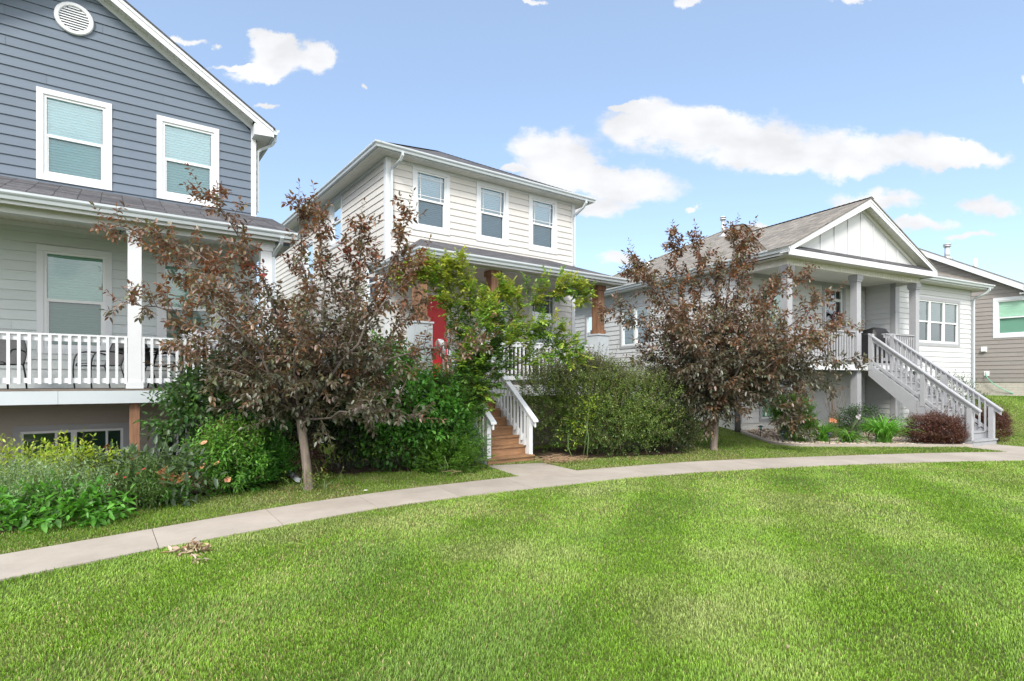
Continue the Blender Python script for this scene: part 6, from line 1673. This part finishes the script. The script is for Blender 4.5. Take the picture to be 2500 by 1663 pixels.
# solar path lights
def path_light(loc, label, first=[]):
    x, y = loc; z = gzf(x, y)
    if not first:
        t = empty('path_light', (x, y, z)); mb = MB(); mb.tube([(0, 0, -.05), (0, 0, .22)], .012, 8); mb.build('stake', M['darkmetal'], t)
        mb = MB(); mb.tube([(0, 0, .22), (0, 0, .30)], [.03, .035], 10); mb.build('lens', M['screen'], t)
        mb = MB(); mb.tube([(0, 0, .30), (0, 0, .32), (0, 0, .345)], [.075, .07, .02], 14); mb.build('cap', M['darkmetal'], t)
        first.append(t)
    else:
        t = first[0].copy(); COL.objects.link(t); t.location = (x, y, z)
        for ch in first[0].children:
            c = ch.copy(); COL.objects.link(c); c.parent = t
    tag(t, label, 'path light', 'solar lights in the pebble bed')
path_light((7.0, 15.7), 'small dark solar stake light nearest the bungalow corner')
path_light((7.15, 14.75), 'small dark solar stake light left of the bright green shrub')
path_light((8.2, 14.4), 'small dark solar stake light right of the bright green shrub')

# drain stub at the bungalow corner
mb = MB(); x, y = 6.66, 16.45; z = gzf(x, y); mb.tube([(x, y, z - .05), (x, y, z + .12), (x - .01, y + .02, z + .82)], [.11, .085, .08], 10); o = mb.build('drain_pipe', M['pipe']); tag(o, 'dark upright drain pipe stub at the bungalow left corner', 'pipe')

# garden hose from the taupe house tap
P0 = H4.w(30.56, 6.81); mb = MB()
pts = [(P0[0], P0[1], 1.97), (P0[0] + .02, P0[1] - .1, 1.75), (P0[0] + .25, P0[1] - .35, 1.42), (P0[0] + .65, P0[1] - .6, 1.15)]
for k in range(6): 
    xx = P0[0] + 1.1 + .6 * k; yy = P0[1] - .8 - .25 * k; pts.append((xx, yy, gzf(xx, yy) + .05))
mb.tube(catmull(pts, 40).tolist(), .017, 6); o = mb.build('garden_hose', M['hose']); tag(o, 'green garden hose hanging from the tap of the taupe house', 'hose')

# ---- porch furniture of the blue gray house
def hw(H, s, D, z): x, y = H.w(s, D); return (x, y, z)
def make_chair():
    t = empty('patio_chair')
    f = MB()
    for sg in (-1, 1):
        x = .27 * sg
        f.tube(catmull([(x, -.27, 0), (x * 1.02, -.29, .25), (x * 1.05, -.27, .52), (x * 1.05, -.18, .64), (x * 1.03, .05, .655), (x, .24, .62)], 14).tolist(), .014, 6)
        f.tube([(x * .95, .30, 0), (x * .95, .25, .25), (x * .93, .20, .42)], .013, 6)
        f.tube([(x * .92, -.24, .40), (x * .92, .22, .41)], .012, 6)
    f.tube([(-.25, -.24, .40), (.25, -.24, .40)], .012, 6); f.tube([(-.25, .22, .41), (.25, .22, .41)], .012, 6)
    f.build('frame', M['darkmetal'], t)
    b = MB(); out = catmull([(-.25, .21, .40), (-.26, .27, .62), (-.19, .32, .84), (0, .34, .90), (.19, .32, .84), (.26, .27, .62), (.25, .21, .40)], 24)
    b.tube(out.tolist(), .014, 6); b.build('back_frame', M['darkmetal'], t)
    b = MB(); n = 12
    for k in range(n):
        a, c = out[k], out[k + 1]; a2, c2 = out[23 - k], out[22 - k]
        if k < 11: b.face([tuple(a), tuple(c), tuple(c2), tuple(a2)])
    b.build('backrest', M['mesh'], t)
    b = MB()
    for k in range(6):
        y0 = -.25 + .08 * k; y1 = y0 + .08; z0 = .41 - .02 * math.sin(k / 6 * 3.14); z1 = .41 - .02 * math.sin((k + 1) / 6 * 3.14)
        b.face([(-.25, y0, z0), (.25, y0, z0), (.25, y1, z1), (-.25, y1, z1)])
    b.tube([(-.25, -.26, .405), (-.2, -.275, .44), (.2, -.275, .44), (.25, -.26, .405)], .012, 6)
    b.build('seat', M['mesh'], t)
    return t
ch = make_chair()
def put_chair(s, D, rz, label, first=[]):
    if not first: t = ch; first.append(1)
    else:
        t = ch.copy(); COL.objects.link(t)
        for q in ch.children:
            c = q.copy(); COL.objects.link(c); c.parent = t
    t.location = hw(H1, s, D, 1.531); t.rotation_euler = (0, 0, TH1 + rz)
    tag(t, label, 'chair', 'dark patio chairs on the white porch')
put_chair(-.16, 12.45, R(-62), 'dark metal patio chair left of the porch post, below the lower window')
put_chair(-1.52, 12.45, R(-20), 'dark metal patio chair cut by the left edge of the photo')
put_chair(.78, 12.2, R(75), 'dark metal patio chair at the table right of the porch post')
t = empty('patio_table', hw(H1, .48, 12.55, 1.531), TH1); tag(t, 'dark round patio table behind the white porch post', 'table')
mb = MB(); mb.tube([(0, 0, .715), (0, 0, .742)], .43, 28); mb.build('table_top', M['darkmetal'], t)
for k in range(4):
    w = math.pi / 4 + k * math.pi / 2; mb = MB(); mb.tube([(.3 * math.cos(w), .3 * math.sin(w), 0), (.22 * math.cos(w), .22 * math.sin(w), .35), (.33 * math.cos(w), .33 * math.sin(w), .715)], .013, 6); mb.build('leg', M['darkmetal'], t)
t = empty('gas_grill', hw(H1, 1.48, 12.55, 1.531), TH1); tag(t, 'stainless lidded gas grill on the white porch', 'grill')
mb = MB(); mb.box(-.37, .37, -.24, .24, .12, .72); mb.build('cabinet', M['black'], t)
mb = MB(); prof = [(-.26, .88), (-.27, 1.0), (-.2, 1.13), (.0, 1.17), (.2, 1.12), (.26, .98), (.26, .88)]
mb.prism([(-.38, y, z) for y, z in prof], (.76, 0, 0)); l = mb.build('lid', M['steel'], t)
mb = MB(); mb.tube([(-.28, -.275, .97), (-.28, -.32, .97), (.28, -.32, .97), (.28, -.275, .97)], .012, 6); mb.build('handle', M['steel'], l)
mb = MB(); mb.box(-.39, .39, -.27, .27, .72, .878); mb.build('control_panel', M['steel'], t)
for sg in (-1, 1):
    mb = MB(); mb.box(min(.392 * sg, .68 * sg), max(.392 * sg, .68 * sg), -.22, .22, .83, .86); mb.build('side_shelf', M['steel'], t)
for k in range(4):
    mb = MB(); mb.tube([(-.27 + .18 * k, -.272, .79), (-.27 + .18 * k, -.31, .79)], .028, 12); mb.build('knob', M['darkmetal'], t)
for sx in (-.32, .32):
    for sy in (-.2, .2):
        mb = MB(); mb.tube([(sx - .015, sy, .06), (sx + .015, sy, .06)], .06, 12); mb.build('wheel', M['rubber'], t)

# ---- covered grill on the bungalow porch
t = empty('covered_grill', hw(H3, 18.85, 10.85, 2.201), TH3); tag(t, 'gas grill under a black fabric cover on the bungalow porch', 'grill')
mb = MB(); r = random.Random(2)
secs = [(-.75, .62, .97), (-.45, .66, 1.02), (-.40, .68, 1.16), (-.1, .70, 1.22), (.25, .70, 1.21), (.38, .68, 1.14), (.44, .66, 1.0), (.75, .62, .95)]
rows = []
for (x, dp, h) in secs:
    prof = [(-.30 * dp / .62, .03), (-.29, .5), (-.27, h - .16), (-.19, h - .03), (0, h), (.2, h - .04), (.27, h - .2), (.29, .4), (.30, .03)]
    rows.append([(x + r.uniform(-.02, .02), y + r.uniform(-.018, .018), z) for y, z in prof])
for a, b in zip(rows[:-1], rows[1:]):
    for i in range(8): mb.face([a[i], b[i], b[i + 1], a[i + 1]], sm=True)
mb.face(rows[0][::-1]); mb.face(rows[-1]); mb.build('cover', M['black'], t)
for sx in (-.35, .35):
    for sy in (-.2, .2):
        mb = MB(); mb.tube([(sx - .015, sy, .03), (sx + .015, sy, .03)], .03, 10); mb.build('wheel', M['rubber'], t)
# wreath on the bungalow door
x, y = H3.w(17.99, PBD := 11.64); root = empty('door_wreath', (x, y, 3.72), TH3); tag(root, 'pink and brown wreath on the glazed bungalow door', 'wreath')
lv = Leaves('flat'); r = random.Random(8)
for k in range(420):
    w = r.uniform(0, 6.28); q = .21 + r.gauss(0, .035); lv.add((q * math.cos(w), -.05 + r.gauss(0, .02), q * math.sin(w)), tuple(rv(r)), tuple(rv(r)), .06, .03, jit(pick([((.30, .10, .12), 2), ((.10, .07, .05), 3), ((.36, .22, .22), 2)], r), r))
lv.build('foliage', M['dry'], root)

# ---- things on the beige house porch
root = empty('wicker_chair', hw(H2, 9.65, 12.55, 1.601), TH2); tag(root, 'dark brown wicker chair on the beige house porch', 'chair')
mb = MB(); mb.box(-.33, .33, -.32, .3, .12, .42); mb.build('seat', M['wicker'], root)
mb = MB(); mb.prism([(-.33, .2, .42), (-.33, .32, .42), (-.33, .42, 1.08), (-.33, .32, 1.1)], (.66, 0, 0)); mb.build('backrest', M['wicker'], root)
for sg in (-1, 1):
    mb = MB(); mb.box(min(.331 * sg, .42 * sg), max(.331 * sg, .42 * sg), -.34, .3, .12, .66); mb.build('armrest', M['wicker'], root)
for sx in (-.36, .36):
    for sy in (-.28, .26):
        mb = MB(); mb.tube([(sx, sy, 0), (sx, sy, .12)], .025, 8); mb.build('leg', M['wicker'], root)
x, y = H2.w(6.05, 10.75); mb = MB(); mb.tube([(x, y, .95), (x + .02, y + .05, 2.6)], .019, 8); o = mb.build('red_pole', M['red']); tag(o, 'thin red pole standing at the deck edge below the red door', 'pole')

# ------------------------------------------------------------------ sky, sun, camera
def make_world():
    wd = bpy.data.worlds.new('World'); SC.world = wd; wd.use_nodes = True
    nt = wd.node_tree; L = nt.links.new
    bg = nt.nodes['Background']; out = nt.nodes['World Output']
    sky = N(nt, 'ShaderNodeTexSky', sky_type='NISHITA', sun_disc=False)
    sky.sun_elevation = R(SUN_EL); sky.sun_rotation = R(SUN_AZ); sky.altitude = 200; sky.air_density = 1.0; sky.dust_density = .6; sky.ozone_density = 1.6
    tc = N(nt, 'ShaderNodeTexCoord')
    sx = N(nt, 'ShaderNodeSeparateXYZ'); L(tc.outputs['Generated'], sx.inputs[0])
    my = N(nt, 'ShaderNodeMath', operation='MAXIMUM'); L(sx.outputs['Y'], my.inputs[0]); my.inputs[1].default_value = .05
    u = N(nt, 'ShaderNodeMath', operation='DIVIDE'); L(sx.outputs['X'], u.inputs[0]); L(my.outputs[0], u.inputs[1])
    v = N(nt, 'ShaderNodeMath', operation='DIVIDE'); L(sx.outputs['Z'], v.inputs[0]); L(my.outputs[0], v.inputs[1])
    uv = N(nt, 'ShaderNodeCombineXYZ'); L(u.outputs[0], uv.inputs[0]); L(v.outputs[0], uv.inputs[1])
    # warp so that edges billow
    nw = N(nt, 'ShaderNodeTexNoise', i_Scale=7.0, i_Detail=7.0, i_Roughness=.62); L(uv.outputs[0], nw.inputs['Vector'])
    wa = N(nt, 'ShaderNodeVectorMath', operation='MULTIPLY_ADD'); L(nw.outputs['Color'], wa.inputs[0]); wa.inputs[1].default_value = (.17, .10, 0); 
    of = N(nt, 'ShaderNodeVectorMath', operation='SUBTRACT'); L(uv.outputs[0], of.inputs[0]); of.inputs[1].default_value = (.085, .05, 0)
    L(of.outputs[0], wa.inputs[2])
    blobs = [(690, 135, 120, 62), (790, 140, 55, 38), (620, 182, 85, 26), (650, 92, 62, 26), (560, 160, 60, 9), (440, 97, 62, 14), (640, 262, 24, 10), (505, 110, 20, 8),
             (1340, 352, 140, 46), (1400, 418, 210, 44), (1500, 455, 190, 46), (1430, 505, 130, 22), (1620, 285, 190, 52), (1790, 335, 300, 72), (1950, 400, 240, 44), (2210, 372, 220, 54), (2340, 378, 140, 30), (1540, 256, 40, 10),
             (2120, 480, 150, 30), (2420, 492, 82, 26), (2240, 535, 130, 22), (2370, 570, 70, 11), (1690, 510, 28, 12), (1500, 632, 90, 22), (1300, -2, 34, 9), (1690, 4, 44, 15), (2070, -8, 80, 14), (2495, 212, 18, 18), (1850, 575, 60, 20), (1240, 410, 40, 14), (900, 205, 20, 7)]
    acc = None
    for (cx, cy, a, b_) in blobs:
        c = ((cx - 1250) / 1361.5, (932 - cy) / 1361.5, 0)
        s1 = N(nt, 'ShaderNodeVectorMath', operation='SUBTRACT'); L(wa.outputs[0], s1.inputs[0]); s1.inputs[1].default_value = c
        s2 = N(nt, 'ShaderNodeVectorMath', operation='MULTIPLY'); L(s1.outputs[0], s2.inputs[0]); s2.inputs[1].default_value = (1361.5 / (a * 1.25), 1361.5 / (b_ * 1.25), 0)
        s3 = N(nt, 'ShaderNodeVectorMath', operation='LENGTH'); L(s2.outputs[0], s3.inputs[0])
        s4 = N(nt, 'ShaderNodeMath', operation='SUBTRACT', use_clamp=True); s4.inputs[0].default_value = 1.0; L(s3.outputs['Value'], s4.inputs[1])
        if acc is None: acc = s4
        else:
            mx = N(nt, 'ShaderNodeMath', operation='ADD'); L(acc.outputs[0], mx.inputs[0]); L(s4.outputs[0], mx.inputs[1]); acc = mx
    n2 = N(nt, 'ShaderNodeTexNoise', i_Scale=13.0, i_Detail=9.0, i_Roughness=.66)
    mp = N(nt, 'ShaderNodeMapping'); mp.inputs['Scale'].default_value = (1, 1.7, 1); L(uv.outputs[0], mp.inputs[0]); L(mp.outputs[0], n2.inputs['Vector'])
    dn = N(nt, 'ShaderNodeMath', operation='MULTIPLY_ADD'); L(n2.outputs['Fac'], dn.inputs[0]); dn.inputs[1].default_value = 1.0; L(acc.outputs[0], dn.inputs[2])
    de = N(nt, 'ShaderNodeMapRange', interpolation_type='SMOOTHSTEP'); de.inputs['From Min'].default_value = .74; de.inputs['From Max'].default_value = 1.16
    L(dn.outputs[0], de.inputs['Value'])
    # only where there is a blob at all
    ga = N(nt, 'ShaderNodeMath', operation='MULTIPLY', use_clamp=True); L(acc.outputs[0], ga.inputs[0]); ga.inputs[1].default_value = 9.0
    dg = N(nt, 'ShaderNodeMath', operation='MULTIPLY'); L(de.outputs[0], dg.inputs[0]); L(ga.outputs[0], dg.inputs[1])
    # unseen broken cloud behind the camera, added for soft white fill
    n3 = N(nt, 'ShaderNodeTexNoise', i_Scale=2.2, i_Detail=7.0, i_Roughness=.6); L(tc.outputs['Generated'], n3.inputs['Vector'])
    c3 = N(nt, 'ShaderNodeMapRange', interpolation_type='SMOOTHSTEP'); c3.inputs['From Min'].default_value = .34; c3.inputs['From Max'].default_value = .52
    L(n3.outputs['Fac'], c3.inputs['Value'])
    bk = N(nt, 'ShaderNodeMapRange', interpolation_type='SMOOTHSTEP'); bk.inputs['From Min'].default_value = .30; bk.inputs['From Max'].default_value = .02; bk.inputs['To Min'].default_value = 0; bk.inputs['To Max'].default_value = 1
    L(sx.outputs['Y'], bk.inputs['Value'])
    c4 = N(nt, 'ShaderNodeMath', operation='MULTIPLY'); L(c3.outputs[0], c4.inputs[0]); L(bk.outputs[0], c4.inputs[1])
    fr = N(nt, 'ShaderNodeMapRange'); fr.inputs['From Min'].default_value = .3; fr.inputs['From Max'].default_value = .02; L(sx.outputs['Y'], fr.inputs['Value'])
    iv = N(nt, 'ShaderNodeMath', operation='SUBTRACT'); iv.inputs[0].default_value = 1; L(fr.outputs[0], iv.inputs[1])
    d2 = N(nt, 'ShaderNodeMath', operation='MULTIPLY'); L(dg.outputs[0], d2.inputs[0]); L(iv.outputs[0], d2.inputs[1])
    cov = N(nt, 'ShaderNodeMath', operation='MAXIMUM'); L(d2.outputs[0], cov.inputs[0]); L(c4.outputs[0], cov.inputs[1])
    # cloud tone: thin shading inside
    n4 = N(nt, 'ShaderNodeTexNoise', i_Scale=9.0, i_Detail=5.0); L(mp.outputs[0], n4.inputs['Vector'])
    tn = N(nt, 'ShaderNodeMapRange'); tn.inputs['From Min'].default_value = .35; tn.inputs['From Max'].default_value = .65; tn.inputs['To Min'].default_value = .86; tn.inputs['To Max'].default_value = 1.05
    L(n4.outputs['Fac'], tn.inputs['Value'])
    cc = N(nt, 'ShaderNodeVectorMath', operation='SCALE'); cc.inputs[0].default_value = CLOUD; L(tn.outputs[0], cc.inputs['Scale'])
    # thin haze veil over the blue
    hz = N(nt, 'ShaderNodeMixRGB'); hz.inputs[0].default_value = HAZE; L(sky.outputs[0], hz.inputs[1]); hz.inputs[2].default_value = (*VEIL, 1)
    cb = N(nt, 'ShaderNodeMixRGB'); L(bk.outputs[0], cb.inputs[0]); L(cc.outputs[0], cb.inputs[1]); cb.inputs[2].default_value = (*CLOUD_FILL, 1); cc = cb
    mix = N(nt, 'ShaderNodeMixRGB'); L(cov.outputs[0], mix.inputs[0]); L(hz.outputs[0], mix.inputs[1]); L(cc.outputs[0], mix.inputs[2])
    L(mix.outputs[0], bg.inputs['Color']); bg.inputs['Strength'].default_value = SKY_STR
    wd.cycles.sampling_method = 'MANUAL'; wd.cycles.sample_map_resolution = 512
SUN_EL, SUN_AZ = 42, 190     # degrees; rotation measured clockwise from +Y
SKY_STR = .13
CLOUD = (3.3, 3.35, 3.45)
HAZE = .45; VEIL = (1.75, 2.25, 2.95)
CLOUD_FILL = (8.2, 8.2, 8.4)  # unseen rear cloud, set brighter than the front cloud as frontal fill
make_world()
sd = bpy.data.lights.new('sun', 'SUN'); sd.energy = 1.9; sd.angle = R(16); sd.color = (1, .95, .87)
so = bpy.data.objects.new('sun', sd); COL.objects.link(so)
az, el = R(SUN_AZ), R(SUN_EL)
dirv = Vector((math.sin(az) * math.cos(el), math.cos(az) * math.cos(el), math.sin(el)))
so.rotation_euler = (-dirv).to_track_quat('-Z', 'Y').to_euler(); so.location = (0, 0, 40)
cd = bpy.data.cameras.new('camera'); cam = bpy.data.objects.new('camera', cd); COL.objects.link(cam)
cd.sensor_width = 36; cd.lens = 36 * 1361.5 / 2500; cd.shift_y = (932 - 831.5) / 2500
cd.clip_start = .05; cd.clip_end = 3000
cam.location = (0, 0, 1.65); cam.rotation_euler = (R(90), 0, 0)
SC.camera = cam
vs = SC.view_settings; vs.view_transform = 'Standard'; vs.look = 'None'; vs.exposure = 1.2; vs.gamma = 1; vs.use_curve_mapping = False
SC.cycles.max_bounces = 8; SC.cycles.transparent_max_bounces = 16; SC.cycles.diffuse_bounces = 4
SC.cycles.use_denoising = True
